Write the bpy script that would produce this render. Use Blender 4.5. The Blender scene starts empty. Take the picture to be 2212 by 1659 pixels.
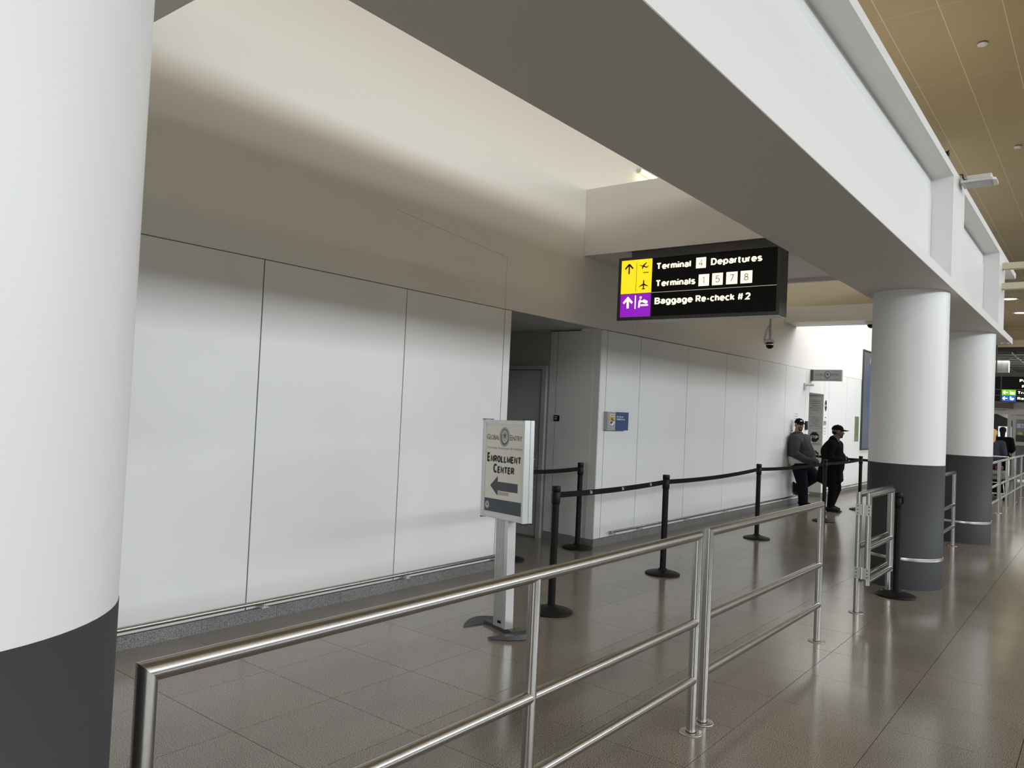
import bpy, bmesh, math, random
from mathutils import Vector, Matrix, Quaternion
random.seed(7)
PI = math.pi
SC = bpy.context.scene
COL = SC.collection
# ------------------------------------------------------------------ camera, light, exposure
CAM_H, YAW, PITCH, ROLL, FPX = 1.6634, 0.6636, 0.0300, 0.0459, 1652.6
def cam_axes():
    cy, sy = math.cos(YAW), math.sin(YAW)
    f0, r0, u0 = Vector((-sy, cy, 0)), Vector((cy, sy, 0)), Vector((0, 0, 1))
    f = f0*math.cos(PITCH) + u0*math.sin(PITCH)
    u = u0*math.cos(PITCH) - f0*math.sin(PITCH)
    r = r0*math.cos(ROLL) + u*math.sin(ROLL)
    return r, u*math.cos(ROLL) - r0*math.sin(ROLL), f
RR, UU, FF = cam_axes()
cd = bpy.data.cameras.new('camera'); cam = bpy.data.objects.new('camera', cd); COL.objects.link(cam)
cam.matrix_world = Matrix(((RR.x, UU.x, -FF.x, 0), (RR.y, UU.y, -FF.y, 0), (RR.z, UU.z, -FF.z, CAM_H), (0, 0, 0, 1)))
cd.sensor_fit = 'HORIZONTAL'; cd.sensor_width = 36.0; cd.lens = FPX/2212*36.0
cd.clip_start = 0.05; cd.clip_end = 300
SC.camera = cam
w = bpy.data.worlds.new('world'); SC.world = w; w.use_nodes = True
w.node_tree.nodes['Background'].inputs[0].default_value = (0.86, 0.93, 1.0, 1)
w.node_tree.nodes['Background'].inputs[1].default_value = 1.3
vs = SC.view_settings
vs.view_transform = 'Standard'; vs.look = 'None'; vs.gamma = 1; vs.use_curve_mapping = False
vs.exposure = 0.0
def area(name, loc, direction, sx, sy, power, color):
    l = bpy.data.lights.new(name, 'AREA'); l.shape = 'RECTANGLE'; l.size = sx; l.size_y = sy
    l.energy = power; l.color = color
    o = bpy.data.objects.new(name, l); COL.objects.link(o); o.location = loc
    o.rotation_euler = Vector(direction).to_track_quat('-Z', 'Y').to_euler()
    return o
# daylight through the tall glazing along the hall's far side
area('window_daylight', (25.6, 12.0, 9.0), (-1, 0, -0.2), 58, 2.8, 6900, (0.89, 0.955, 1.0))
# fluorescent cove strips lying on top of the beam
area('cove_light_wall', (-1.72, 6.0, 4.36), (-0.9, 0, 0.44), 12.5, 0.08, 72, (1.0, 0.93, 0.82))
area('cove_light_ceiling', (-1.5, 7.5, 4.36), (0.35, 0, 0.94), 15, 0.08, 32, (1.0, 0.80, 0.50))
# far bay: lit by an added unseen area light, last in this list
# row of warm luminaires in the hall ceiling
area('ceiling_luminaires', (2.6, 6.0, 6.58), (0, 0, -1), 0.22, 36, 150, (1.0, 0.88, 0.70))
area('ceiling_luminaires', (5.9, 6.0, 6.58), (0, 0, -1), 0.9, 36, 480, (0.97, 0.98, 1.0))  # second row, added to brighten the lower wall panels and the floor
# added fill light behind the viewer, brightens surfaces that face this way
area('rear_fill', (2.0, -15.8, 3.6), (0, 1, 0), 9.0, 4.0, 850, (0.92, 0.96, 1.0))
area('vestibule_fill', (-3.0, 50.0, 5.3), (0, 0, -1), 5.0, 5.0, 420, (1.0, 0.98, 0.95))  # added fill that brightens the far silver column, no fixture modelled
area('far_hall_light', (-0.5, 38.0, 6.5), (0, 0, -1), 3.0, 6.0, 420, (1.0, 0.93, 0.80))
area('far_bay_fill', (-2.25, 18.6, 5.9), (-0.95, 0, -0.30), 5.0, 0.5, 270, (0.97, 0.98, 1.0))  # added unseen light floating in the far bay to brighten its wall

# ------------------------------------------------------------------ materials
MATS = {}
def mat(name, col, rough=0.5, metal=0.0, spec=0.5, emit=None, estr=0.0, bump=0.0, bscale=60, var=0.0, vscale=3.0):
    if name in MATS: return MATS[name]
    m = bpy.data.materials.new(name); m.use_nodes = True
    nt = m.node_tree; b = nt.nodes['Principled BSDF']
    b.inputs['Base Color'].default_value = (*col, 1); b.inputs['Roughness'].default_value = rough
    b.inputs['Metallic'].default_value = metal; b.inputs['Specular IOR Level'].default_value = spec
    if emit:
        b.inputs['Emission Color'].default_value = (*emit, 1); b.inputs['Emission Strength'].default_value = estr
    if bump or var:
        g = nt.nodes.new('ShaderNodeNewGeometry')
    if bump:
        n = nt.nodes.new('ShaderNodeTexNoise'); n.inputs['Scale'].default_value = bscale; n.inputs['Detail'].default_value = 3
        bp = nt.nodes.new('ShaderNodeBump'); bp.inputs['Strength'].default_value = bump; bp.inputs['Distance'].default_value = 0.002
        nt.links.new(g.outputs['Position'], n.inputs['Vector']); nt.links.new(n.outputs['Fac'], bp.inputs['Height'])
        nt.links.new(bp.outputs['Normal'], b.inputs['Normal'])
    if var:
        n2 = nt.nodes.new('ShaderNodeTexNoise'); n2.inputs['Scale'].default_value = vscale; n2.inputs['Detail'].default_value = 4
        cr = nt.nodes.new('ShaderNodeValToRGB')
        cr.color_ramp.elements[0].position = 0.3; cr.color_ramp.elements[1].position = 0.7
        cr.color_ramp.elements[0].color = (*[c*(1-var) for c in col], 1); cr.color_ramp.elements[1].color = (*[min(1, c*(1+var*0.5)) for c in col], 1)
        nt.links.new(g.outputs['Position'], n2.inputs['Vector']); nt.links.new(n2.outputs['Fac'], cr.inputs['Fac'])
        nt.links.new(cr.outputs['Color'], b.inputs['Base Color'])
    MATS[name] = m; return m
def granite(name, c0, c1, c2, rough, scale=210, tone=0.10):
    m = bpy.data.materials.new(name); m.use_nodes = True; nt = m.node_tree; b = nt.nodes['Principled BSDF']
    g = nt.nodes.new('ShaderNodeNewGeometry'); oi = nt.nodes.new('ShaderNodeObjectInfo')
    n = nt.nodes.new('ShaderNodeTexNoise'); n.inputs['Scale'].default_value = scale; n.inputs['Detail'].default_value = 2.5; n.inputs['Roughness'].default_value = 0.75
    cr = nt.nodes.new('ShaderNodeValToRGB'); e = cr.color_ramp.elements
    e[0].position = 0.40; e[0].color = (*c0, 1); e[1].position = 0.63; e[1].color = (*c2, 1)
    k = e.new(0.5); k.color = (*c1, 1)
    n2 = nt.nodes.new('ShaderNodeTexNoise'); n2.inputs['Scale'].default_value = 1.7; n2.inputs['Detail'].default_value = 2
    mr = nt.nodes.new('ShaderNodeMapRange'); mr.inputs['To Min'].default_value = 1-tone; mr.inputs['To Max'].default_value = 1+tone
    mr2 = nt.nodes.new('ShaderNodeMapRange'); mr2.inputs['From Min'].default_value = 0.3; mr2.inputs['From Max'].default_value = 0.7
    mr2.inputs['To Min'].default_value = 0.9; mr2.inputs['To Max'].default_value = 1.1
    mu = nt.nodes.new('ShaderNodeMath'); mu.operation = 'MULTIPLY'
    mx = nt.nodes.new('ShaderNodeVectorMath'); mx.operation = 'SCALE'
    L = nt.links.new
    L(g.outputs['Position'], n.inputs['Vector']); L(g.outputs['Position'], n2.inputs['Vector'])
    L(n.outputs['Fac'], cr.inputs['Fac']); L(oi.outputs['Random'], mr.inputs['Value']); L(n2.outputs['Fac'], mr2.inputs['Value'])
    L(mr.outputs['Result'], mu.inputs[0]); L(mr2.outputs['Result'], mu.inputs[1])
    L(cr.outputs['Color'], mx.inputs[0]); L(mu.outputs[0], mx.inputs['Scale']); L(mx.outputs['Vector'], b.inputs['Base Color'])
    b.inputs['Roughness'].default_value = rough
    MATS[name] = m; return m
def brushed(name, col, rough):
    m = bpy.data.materials.new(name); m.use_nodes = True; nt = m.node_tree; b = nt.nodes['Principled BSDF']
    b.inputs['Base Color'].default_value = (*col, 1); b.inputs['Metallic'].default_value = 1
    g = nt.nodes.new('ShaderNodeNewGeometry'); n = nt.nodes.new('ShaderNodeTexNoise'); n.inputs['Scale'].default_value = 90; n.inputs['Detail'].default_value = 4
    mr = nt.nodes.new('ShaderNodeMapRange'); mr.inputs['To Min'].default_value = rough-0.008; mr.inputs['To Max'].default_value = rough+0.008
    nt.links.new(g.outputs['Position'], n.inputs['Vector']); nt.links.new(n.outputs['Fac'], mr.inputs['Value']); nt.links.new(mr.outputs['Result'], b.inputs['Roughness'])
    MATS[name] = m; return m
M_soffit = mat('soffit_taupe', (0.60, 0.575, 0.525), 0.55, bump=0.1, bscale=90)  # guessed tone, darker than the beam faces so the underside comes out darker
M_wall = mat('white_paint', (0.80, 0.78, 0.74), 0.55, bump=0.12, bscale=90)
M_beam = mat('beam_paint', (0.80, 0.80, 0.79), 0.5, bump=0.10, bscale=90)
M_col = mat('column_paint', (0.80, 0.80, 0.79), 0.42, bump=0.22, bscale=70)
M_panel = mat('wall_panel_white', (0.83, 0.83, 0.815), 0.34, var=0.03, vscale=1.2)
M_panelgap = mat('panel_joint_dark', (0.12, 0.115, 0.11), 0.7)
M_skirt = mat('dark_grey_paint', (0.050, 0.052, 0.054), 0.62, spec=0.3, bump=0.12, bscale=80)
M_steel = brushed('brushed_steel', (0.44, 0.425, 0.40), 0.27)
M_steel2 = brushed('hinge_steel', (0.62, 0.60, 0.57), 0.34)
M_alu = mat('anodised_aluminium', (0.62, 0.62, 0.61), 0.38, metal=0.75)
M_tile = granite('floor_granite', (0.040, 0.033, 0.027), (0.195, 0.167, 0.137), (0.58, 0.51, 0.42), 0.16, scale=230, tone=0.035)
M_stone = granite('base_granite', (0.075, 0.075, 0.073), (0.20, 0.20, 0.195), (0.36, 0.36, 0.35), 0.35, 170, 0.08)
M_grout = mat('grout', (0.035, 0.032, 0.03), 0.8)
M_black = mat('black_plastic', (0.004, 0.004, 0.004), 0.45, spec=0.22)
M_blackbase = mat('black_rubber', (0.009, 0.0086, 0.008), 0.5, spec=0.25, bump=0.1, bscale=200)
M_belt = mat('belt_webbing', (0.009, 0.009, 0.010), 0.85, spec=0.15, bump=0.2, bscale=400)
M_white = mat('print_white', (0.82, 0.82, 0.80), 0.5)
M_ceil = mat('ceiling_tile_tan', (0.40, 0.33, 0.20), 0.7, var=0.06, vscale=0.6, bump=0.1, bscale=300)
M_ceiljoint = mat('ceiling_joint', (0.62, 0.56, 0.42), 0.7)
M_cream = mat('cream_paint', (0.66, 0.58, 0.42), 0.6)
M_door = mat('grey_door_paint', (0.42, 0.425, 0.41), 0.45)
M_jamb = mat('recess_panel_grey', (0.62, 0.62, 0.60), 0.42)
M_signblk = mat('sign_black', (0.004, 0.004, 0.004), 0.6, spec=0.2)
M_signfr = mat('sign_frame_bronze', (0.045, 0.043, 0.036), 0.42)
M_lit = mat('sign_letter_lit', (0.9, 0.88, 0.7), 0.5, emit=(1.0, 0.94, 0.66), estr=1.15)
M_yellow = mat('sign_yellow_lit', (0.9, 0.7, 0.02), 0.5, emit=(1.0, 0.70, 0.012), estr=0.95)
M_purple = mat('sign_purple_lit', (0.22, 0.01, 0.42), 0.5, emit=(0.27, 0.012, 0.52), estr=0.85)
M_signlid = mat('sign_underside', (0.62, 0.62, 0.60), 0.4)
M_line = mat('sign_rule', (0.55, 0.55, 0.48), 0.5, emit=(0.8, 0.78, 0.6), estr=0.35)
M_ink = mat('print_black', (0.010, 0.010, 0.010), 0.6)
M_cbp = mat('print_slate', (0.055, 0.068, 0.088), 0.5)
M_poster = mat('poster_cream', (0.80, 0.765, 0.68), 0.4)
M_gold = mat('print_grey_brown', (0.16, 0.13, 0.10), 0.5)
M_halo = mat('print_pale_blue', (0.36, 0.42, 0.46), 0.5)
M_badge = mat('print_badge_grey', (0.48, 0.50, 0.50), 0.4)
M_navy = mat('print_navy', (0.03, 0.055, 0.11), 0.5)
M_blue = mat('sign_blue', (0.02, 0.065, 0.19), 0.45)
M_greysign = mat('sign_grey', (0.37, 0.37, 0.365), 0.45)
M_tan = mat('crest_tan', (0.60, 0.42, 0.12), 0.5)
M_crimson = mat('crest_brown', (0.20, 0.07, 0.03), 0.5)
M_paper = mat('paper', (0.80, 0.80, 0.78), 0.7)
M_paperg = mat('clear_film_grey', (0.50, 0.49, 0.47), 0.35)
M_green = mat('plan_green', (0.17, 0.21, 0.11), 0.5)
M_stop = mat('stop_dark_red', (0.018, 0.003, 0.004), 0.5)
M_skin = mat('skin', (0.36, 0.20, 0.135), 0.5)
M_hoodie = mat('hoodie_grey', (0.058, 0.060, 0.064), 0.95, spec=0.15, bump=0.5, bscale=300)
M_tee = mat('tee_white', (0.62, 0.60, 0.57), 0.85)
M_jean = mat('jeans_dark', (0.009, 0.011, 0.016), 0.92, spec=0.15, bump=0.4, bscale=300)
M_cloth = mat('black_cloth', (0.0035, 0.0035, 0.004), 0.95, spec=0.12)
M_shoe = mat('shoe_black', (0.007, 0.0065, 0.0065), 0.6, spec=0.25)
M_hair = mat('hair_dark', (0.010, 0.008, 0.007), 0.8, spec=0.15)
M_blond = mat('hair_blond', (0.55, 0.33, 0.10), 0.5)
M_navycloth = mat('navy_cloth', (0.015, 0.02, 0.035), 0.85)
M_eye = mat('eye_white', (0.6, 0.58, 0.55), 0.3)
M_glass = mat('door_glass', (0.10, 0.11, 0.11), 0.08, spec=0.6)
M_frame = mat('storefront_frame', (0.33, 0.315, 0.285), 0.4, metal=0.3)
M_conc = mat('silver_concrete', (0.50, 0.50, 0.49), 0.45, var=0.35, vscale=2.2)
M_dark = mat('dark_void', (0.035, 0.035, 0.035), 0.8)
M_lamp = mat('lamp_glow', (1, 0.95, 0.8), 0.5, emit=(1.0, 0.86, 0.58), estr=14)
M_tube = mat('tube_glow', (1, 0.95, 0.8), 0.5, emit=(1.0, 0.85, 0.45), estr=9)
M_plas = mat('white_plastic', (0.66, 0.66, 0.65), 0.35)
M_led = mat('led_violet', (0.2, 0.15, 0.9), 0.4, emit=(0.35, 0.25, 1.0), estr=1.5)
M_red = mat('bag_red', (0.13, 0.012, 0.025), 0.6)
M_greensign = mat('sign_green_lit', (0.2, 0.5, 0.02), 0.5, emit=(0.17, 0.50, 0.01), estr=0.8)
M_bluesign = mat('sign_blue_lit', (0.02, 0.1, 0.5), 0.5, emit=(0.012, 0.10, 0.42), estr=0.9)
M_posterdark = mat('poster_slate', (0.085, 0.10, 0.13), 0.35)
M_arc = mat('poster_blue', (0.045, 0.095, 0.22), 0.35)
M_orange = mat('poster_orange', (0.75, 0.33, 0.10), 0.4)

# ------------------------------------------------------------------ mesh helpers
class MB:
    def __init__(s): s.v = []; s.f = []; s.sm = []
    def add(s, vs, fs, smooth=False):
        o = len(s.v); s.v += [tuple(p) for p in vs]; s.f += [tuple(i+o for i in f) for f in fs]; s.sm += [smooth]*len(fs); return s
    def box(s, x0, x1, y0, y1, z0, z1, b=0.0):
        if b <= 0:
            v = [(x, y, z) for z in (z0, z1) for y in (y0, y1) for x in (x0, x1)]
            return s.add(v, [(0, 2, 3, 1), (4, 5, 7, 6), (0, 1, 5, 4), (1, 3, 7, 5), (3, 2, 6, 7), (2, 0, 4, 6)])
        bm = bmesh.new(); bmesh.ops.create_cube(bm, size=1)
        bmesh.ops.transform(bm, matrix=Matrix.Translation(((x0+x1)/2, (y0+y1)/2, (z0+z1)/2)) @ Matrix.Diagonal((x1-x0, y1-y0, z1-z0, 1)), verts=bm.verts)
        bmesh.ops.bevel(bm, geom=bm.edges[:], offset=b, segments=2, affect='EDGES', profile=0.5)
        return s.bm(bm)
    def bm(s, bm, smooth=False):
        bm.verts.index_update()
        s.add([v.co[:] for v in bm.verts], [[v.index for v in f.verts] for f in bm.faces], smooth); bm.free(); return s
    def ring(s, rings, closed=True, cap0=True, cap1=True, smooth=True):
        n = len(rings[0]); vs = [p for r in rings for p in r]; fs = []
        for i in range(len(rings)-1):
            for j in range(n):
                k = (j+1) % n
                fs.append((i*n+j, i*n+k, (i+1)*n+k, (i+1)*n+j))
        s.add(vs, fs, smooth)
                # caps get vertices of their own so that they do not bend the smooth side normals
        if cap0: s.add(rings[0], [tuple(reversed(range(n)))])
        if cap1: s.add(rings[-1], [tuple(range(n))])
        return s
    def tube(s, pts, r, n=16, cap=True):
        pts = [Vector(p) for p in pts]; rings = []
        d0 = (pts[1]-pts[0]).normalized()
        ref = Vector((0, 0, 1)) if abs(d0.z) < 0.9 else Vector((1, 0, 0))
        a = d0.cross(ref).normalized()
        for i, p in enumerate(pts):
            if i == 0: d = d0; sc = 1
            elif i == len(pts)-1: d = (pts[i]-pts[i-1]).normalized()
            else: d = ((pts[i]-pts[i-1]).normalized() + (pts[i+1]-pts[i]).normalized()).normalized()
            a = (a - d*a.dot(d)).normalized(); b = d.cross(a)
            rr = r[i] if isinstance(r, (list, tuple)) else r
            rings.append([p + a*math.cos(2*PI*j/n)*rr + b*math.sin(2*PI*j/n)*rr for j in range(n)])
        return s.ring(rings, cap0=cap, cap1=cap)
    def lathe(s, prof, n=32, c=(0, 0), cap0=True, cap1=True):
        rings = [[(c[0]+r*math.cos(2*PI*j/n), c[1]+r*math.sin(2*PI*j/n), z) for j in range(n)] for r, z in prof]
        return s.ring(rings, cap0=cap0, cap1=cap1)
    def prism(s, pts, O, U, V, t):
        """polygon pts (u,v) on plane O+uU+vV, extruded by t along U x V"""
        O, U, V = Vector(O), Vector(U), Vector(V); N = U.cross(V).normalized(); n = len(pts)
        area2 = sum(pts[i][0]*pts[(i+1) % n][1]-pts[(i+1) % n][0]*pts[i][1] for i in range(n))
        if area2 < 0: pts = pts[::-1]
        lo = [O+U*u+V*v for u, v in pts]; hi = [p+N*t for p in lo]
        fs = [tuple(reversed(range(n))), tuple(range(n, 2*n))] + [(i, (i+1) % n, n+(i+1) % n, n+i) for i in range(n)]
        return s.add(lo+hi, fs)
    def build(s, name, m, parent=None, loc=None):
        me = bpy.data.meshes.new(name); me.from_pydata([tuple(p) for p in s.v], [], s.f)
        me.polygons.foreach_set('use_smooth', s.sm); me.update()
        me.materials.append(m)
        return link(name, me, parent, loc)
def link(name, me, parent=None, loc=None):
    o = bpy.data.objects.new(name, me); COL.objects.link(o)
    if parent is not None: o.parent = parent
    if loc is not None: o.location = loc
    return o
def tag(o, label=None, cat=None, group=None, kind=None):
    if label: o['label'] = label
    if cat: o['category'] = cat
    if group: o['group'] = group
    if kind: o['kind'] = kind
    return o
def thing(name, label, cat, loc=(0, 0, 0), rz=0.0, group=None, kind=None):
    o = bpy.data.objects.new(name, None); COL.objects.link(o); o.location = loc; o.rotation_euler = (0, 0, rz)
    o.empty_display_size = 0.1
    return tag(o, label, cat, group, kind)
def evalmesh(o, name):
    dg = bpy.context.evaluated_depsgraph_get(); dg.update()
    me = bpy.data.meshes.new_from_object(o.evaluated_get(dg)); me.name = name
    return me
_txt = {}
def text_mesh(body, bold=0.0, spacing=1.0):
    key = (body, bold, spacing)
    if key in _txt: return _txt[key]
    c = bpy.data.curves.new('t', 'FONT'); c.body = body; c.size = 1; c.offset = bold; c.space_character = spacing; c.resolution_u = 3
    o = bpy.data.objects.new('t', c); COL.objects.link(o)
    me = evalmesh(o, 't')
    v = [p.co[:] for p in me.vertices]; f = [tuple(p.vertices) for p in me.polygons]
    bpy.data.objects.remove(o); bpy.data.curves.remove(c); bpy.data.meshes.remove(me)
    _txt[key] = (v, f); return v, f
def caps():
    v, f = text_mesh('H'); ys = [p[1] for p in v]; return max(ys)-min(ys)
CAP = caps()
def lettering(mb, body, O, U, V, u0, u1, vbase, cap, bold=0.0, spacing=1.0, eps=0.0015):
    """text between u0 and u1 on a plane, baseline at vbase, capital height cap"""
    O, U, V = Vector(O), Vector(U), Vector(V); N = U.cross(V).normalized()
    v, f = text_mesh(body, bold, spacing)
    a = min(p[0] for p in v); b = max(p[0] for p in v); sx = (u1-u0)/(b-a); sy = cap/(CAP+2*bold)
    mb.add([O+U*(u0+(p[0]-a)*sx)+V*(vbase+(p[1]+bold)*sy)+N*eps for p in v], f)

# bold grotesque alphabet drawn as stroke centre lines (caps 0..1, x-height .73)
def _arc(cx, cy, rx, ry, a0, a1, n=12): return [(cx+rx*math.cos(math.radians(a0+(a1-a0)*i/n)), cy+ry*math.sin(math.radians(a0+(a1-a0)*i/n))) for i in range(n+1)]
X = 0.72
_hump = lambda x, w_: [(x, 0.46)]+_arc(x+w_/2, 0.46, w_/2, X-0.46, 180, 0)+[(x+w_, 0.0)]
GLY = {
 'T': [[(0, 1), (.64, 1)], [(.32, 1), (.32, 0)]], 'D': [[(.28, 0), (0, 0), (0, 1), (.28, 1)]+_arc(.28, .5, .34, .5, 90, -90)],
 'B': [[(0, .52), (.32, .52)]+_arc(.32, .26, .26, .26, 90, -90)+[(0, 0), (0, 1), (.30, 1)]+_arc(.30, .76, .24, .24, 90, -90)],
 'R': [[(0, 0), (0, 1), (.32, 1)]+_arc(.32, .74, .25, .26, 90, -90)+[(0, .48)], [(.30, .48), (.58, 0)]],
 'P': [[(0, 0), (0, 1), (.32, 1)]+_arc(.32, .73, .26, .27, 90, -90)+[(0, .46)]],
 'E': [[(.50, 1), (0, 1), (0, 0), (.52, 0)], [(0, .52), (.46, .52)]], 'N': [[(0, 0), (0, 1), (.56, 0), (.56, 1)]],
 'O': [_arc(.32, .5, .32, .5, 0, 360, 28)], 'L': [[(0, 1), (0, 0), (.46, 0)]], 'M': [[(0, 0), (0, 1), (.36, .12), (.72, 1), (.72, 0)]],
 'C': [_arc(.32, .5, .32, .5, 45, 315, 24)], 'S': [_arc(.27, .74, .25, .26, 20, 270, 16)+_arc(.27, .24, .27, .24, 90, -160, 16)],
 'F': [[(.50, 1), (0, 1), (0, 0)], [(0, .52), (.44, .52)]], 'U': [[(0, 1), (0, .3)]+_arc(.28, .3, .28, .3, 180, 360)+[(.56, 1)]],
 'I': [[(0, 0), (0, 1)]], 'X': [[(0, 0), (.56, 1)], [(0, 1), (.56, 0)]], 'Y': [[(0, 1), (.28, .46), (.56, 1)], [(.28, .46), (.28, 0)]],
 'e': [[(0, .37), (.52, .37)]+_arc(.26, .36, .26, .36, 5, 318, 20)], 'r': [[(0, 0), (0, X)], [(0, .40)]+_arc(.20, .42, .20, .30, 180, 85)],
 'm': [[(0, 0), (0, X)], _hump(0, .38), _hump(.38, .38)], 'n': [[(0, 0), (0, X)], _hump(0, .44)], 'h': [[(0, 0), (0, 1)], _hump(0, .44)],
 'i': [[(0, 0), (0, X)], [(0, .93), (0, 1.06)]], 'l': [[(0, 0), (0, 1)]],
 'a': [[(.43, 0), (.43, .48)]+_arc(.22, .50, .21, .22, 0, 160), [(.43, .42), (.22, .40)]+_arc(.19, .20, .19, .20, 90, 270)+[(.26, 0), (.43, .14)]],
 's': [_arc(.21, .545, .20, .175, 25, 270, 12)+_arc(.21, .18, .21, .18, 90, -155, 12)],
 'p': [[(0, -.28), (0, X)], _arc(.25, .36, .25, .36, 0, 360, 24)], 't': [[(.15, .95), (.15, .16)]+_arc(.31, .16, .16, .16, 180, 280), [(0, X), (.34, X)]],
 'u': [[(0, X), (0, .24)]+_arc(.22, .24, .22, .24, 180, 360)+[(.44, X)], [(.44, .3), (.44, 0)]],
 'g': [_arc(.24, .36, .24, .36, 0, 360, 24), [(.48, X), (.48, -.08)]+_arc(.25, -.08, .23, .20, 0, -150)],
 'c': [_arc(.25, .36, .25, .36, 45, 315, 18)], 'o': [_arc(.26, .36, .26, .36, 0, 360, 24)],
 'k': [[(0, 0), (0, 1)], [(.42, X), (.03, .30)], [(.15, .42), (.46, 0)]], '-': [[(0, .36), (.26, .36)]],
 '#': [[(.10, 0), (.20, 1)], [(.36, 0), (.46, 1)], [(0, .33), (.52, .33)], [(.04, .67), (.56, .67)]],
 '2': [_arc(.26, .72, .25, .28, 165, -35, 12)+[(0, 0), (.54, 0)]], '4': [[(.42, 0), (.42, 1), (0, .30), (.58, .30)]], '1': [[(0, .76), (.20, 1), (.20, 0)]],
 '5': [[(.48, 1), (.10, 1), (.04, .54)]+_arc(.26, .33, .27, .33, 128, -150, 14)], '7': [[(0, 1), (.54, 1), (.18, 0)]],
 '8': [_arc(.27, .76, .22, .24, 0, 360, 20), _arc(.27, .26, .27, .26, 0, 360, 20)],
}
def ribbon(pts, wd):
    pts = [Vector(p) for p in pts]; pts = [p for i, p in enumerate(pts) if i == 0 or (p-pts[i-1]).length > 1e-3]; closed = (pts[0]-pts[-1]).length < 1e-4
    if closed: pts = pts[:-1]
    n = len(pts); L_, R_ = [], []
    for i, p in enumerate(pts):
        a = pts[i-1] if (i > 0 or closed) else None; b = pts[(i+1) % n] if (i < n-1 or closed) else None
        d0 = (p-a).normalized() if a is not None else None; d1 = (b-p).normalized() if b is not None else None
        if d0 is None: d0 = d1
        if d1 is None: d1 = d0
        n0 = Vector((-d0.y, d0.x)); n1 = Vector((-d1.y, d1.x)); m_ = n0+n1
        m_ = m_.normalized() if m_.length > 1e-3 else n0
        k_ = min(1.9, 1/max(0.3, m_.dot(n0)))
        L_.append(p+m_*wd/2*k_); R_.append(p-m_*wd/2*k_)
    rng = range(n) if closed else range(n-1)
    return [(L_[i], R_[i], R_[(i+1) % n], L_[(i+1) % n]) for i in rng]
def grotesk(mb, body, O, U, V, u0, u1, vbase, cap, wd=0.2, gap=0.10, space=0.30, eps=0.0015):
    O, U, V = Vector(O), Vector(U), Vector(V); N = U.cross(V).normalized(); x = 0; quads = []
    for ch in body:
        if ch == ' ': x += space; continue
        g_ = GLY[ch]; xs = [p[0] for st_ in g_ for p in st_]
        if ch == 't' and x > 0: x -= 0.09
        for st_ in g_: quads += [[(q.x+x+wd/2, q.y) for q in qd] for qd in ribbon(st_, wd)]
        x += max(xs)-min(xs)+wd+gap
    sx = (u1-u0)/(x-gap); sy = cap/(1+wd)
    for qd in quads: mb.add([O+U*(u0+a*sx)+V*(vbase+(b+wd/2)*sy)+N*eps for a, b in qd], [(0, 1, 2, 3)])
def rect(u0, v0, u1, v1): return [(u0, v0), (u1, v0), (u1, v1), (u0, v1)]
def disc(cu, cv, ru, rv=None, n=28, a0=0.0):
    rv = rv or ru; return [(cu+ru*math.cos(a0+2*PI*i/n), cv+rv*math.sin(a0+2*PI*i/n)) for i in range(n)]
def star(cu, cv, r, q=0.40, rot=PI/2):
    return [(cu+(r if i % 2 == 0 else r*q)*math.cos(rot+i*PI/5), cv+(r if i % 2 == 0 else r*q)*math.sin(rot+i*PI/5)) for i in range(10)]
def annulus(mb, cu, cv, ro, ri, O, U, V, t, n=32, rov=None, riv=None, off=(0, 0), a0=0, a1=2*PI):
    O, U, V = Vector(O), Vector(U), Vector(V); N = U.cross(V).normalized(); rov = rov or ro; riv = riv or ri
    vs = []; fs = []
    for i in range(n+1):
        a = a0+(a1-a0)*i/n
        vs.append(O+U*(cu+ro*math.cos(a))+V*(cv+rov*math.sin(a))+N*t)
        vs.append(O+U*(cu+off[0]+ri*math.cos(a))+V*(cv+off[1]+riv*math.sin(a))+N*t)
    for i in range(n): fs.append((2*i, 2*i+2, 2*i+3, 2*i+1))
    mb.add(vs, fs)
def stroke(mb, pts, wd, O, U, V, t):
    for (a, b) in zip(pts[:-1], pts[1:]):
        a, b = Vector(a), Vector(b); d = (b-a).normalized(); n = Vector((-d.y, d.x))*wd/2; e = d*wd*0.0
        mb.prism([tuple(a-n-e), tuple(b-n+e), tuple(b+n+e), tuple(a+n-e)], O, U, V, t)
def project(p):
    d = Vector(p)-Vector((0, 0, CAM_H)); z = d.dot(FF)
    if z < 0.05: return None
    return 1106+FPX*d.dot(RR)/z, 829.5-FPX*d.dot(UU)/z, z

# ------------------------------------------------------------------ floor
XW = -4.93
TS = 0.6096; TX0 = -3.9889; TY0 = 2.2197
fl = MB().box(-8.5, 26.0, -16.0, 62.0, -0.30, -0.008).build('floor', M_grout)
tag(fl, 'polished speckled brown granite floor of square tiles across the whole hall', 'floor', kind='structure')
tme = MB().box(-TS/2+0.0016, TS/2-0.0016, -TS/2+0.0016, TS/2-0.0016, -0.012, 0.0)
tile_mesh = bpy.data.meshes.new('floor_tile'); tile_mesh.from_pydata(tme.v, [], tme.f); tile_mesh.materials.append(M_tile)
cells = []
for i in range(-8, 22):
    for j in range(-30, 99):
        cx, cy = TX0+TS*(i+0.5), TY0+TS*(j+0.5)
        if cx-TS/2 < XW-0.01 and not (6.2 < cy < 8.1 or 16.0 < cy < 17.8) : continue
        if cx < -8: continue
        q = project((cx, cy, 0))
        vis = q is not None and -250 < q[0] < 2400 and q[1] < 2000 and cx > XW-0.4
        cells.append((q[2] if vis else 1e6+abs(cy), cx, cy))
cells.sort()
rest = MB()
for k, (d, cx, cy) in enumerate(cells):
    if k < 290 and d < 1e5: link('floor_tile', tile_mesh, fl, (cx, cy, 0))
    else: rest.add([(x+cx, y+cy, z) for x, y, z in tme.v], tme.f)
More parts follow.
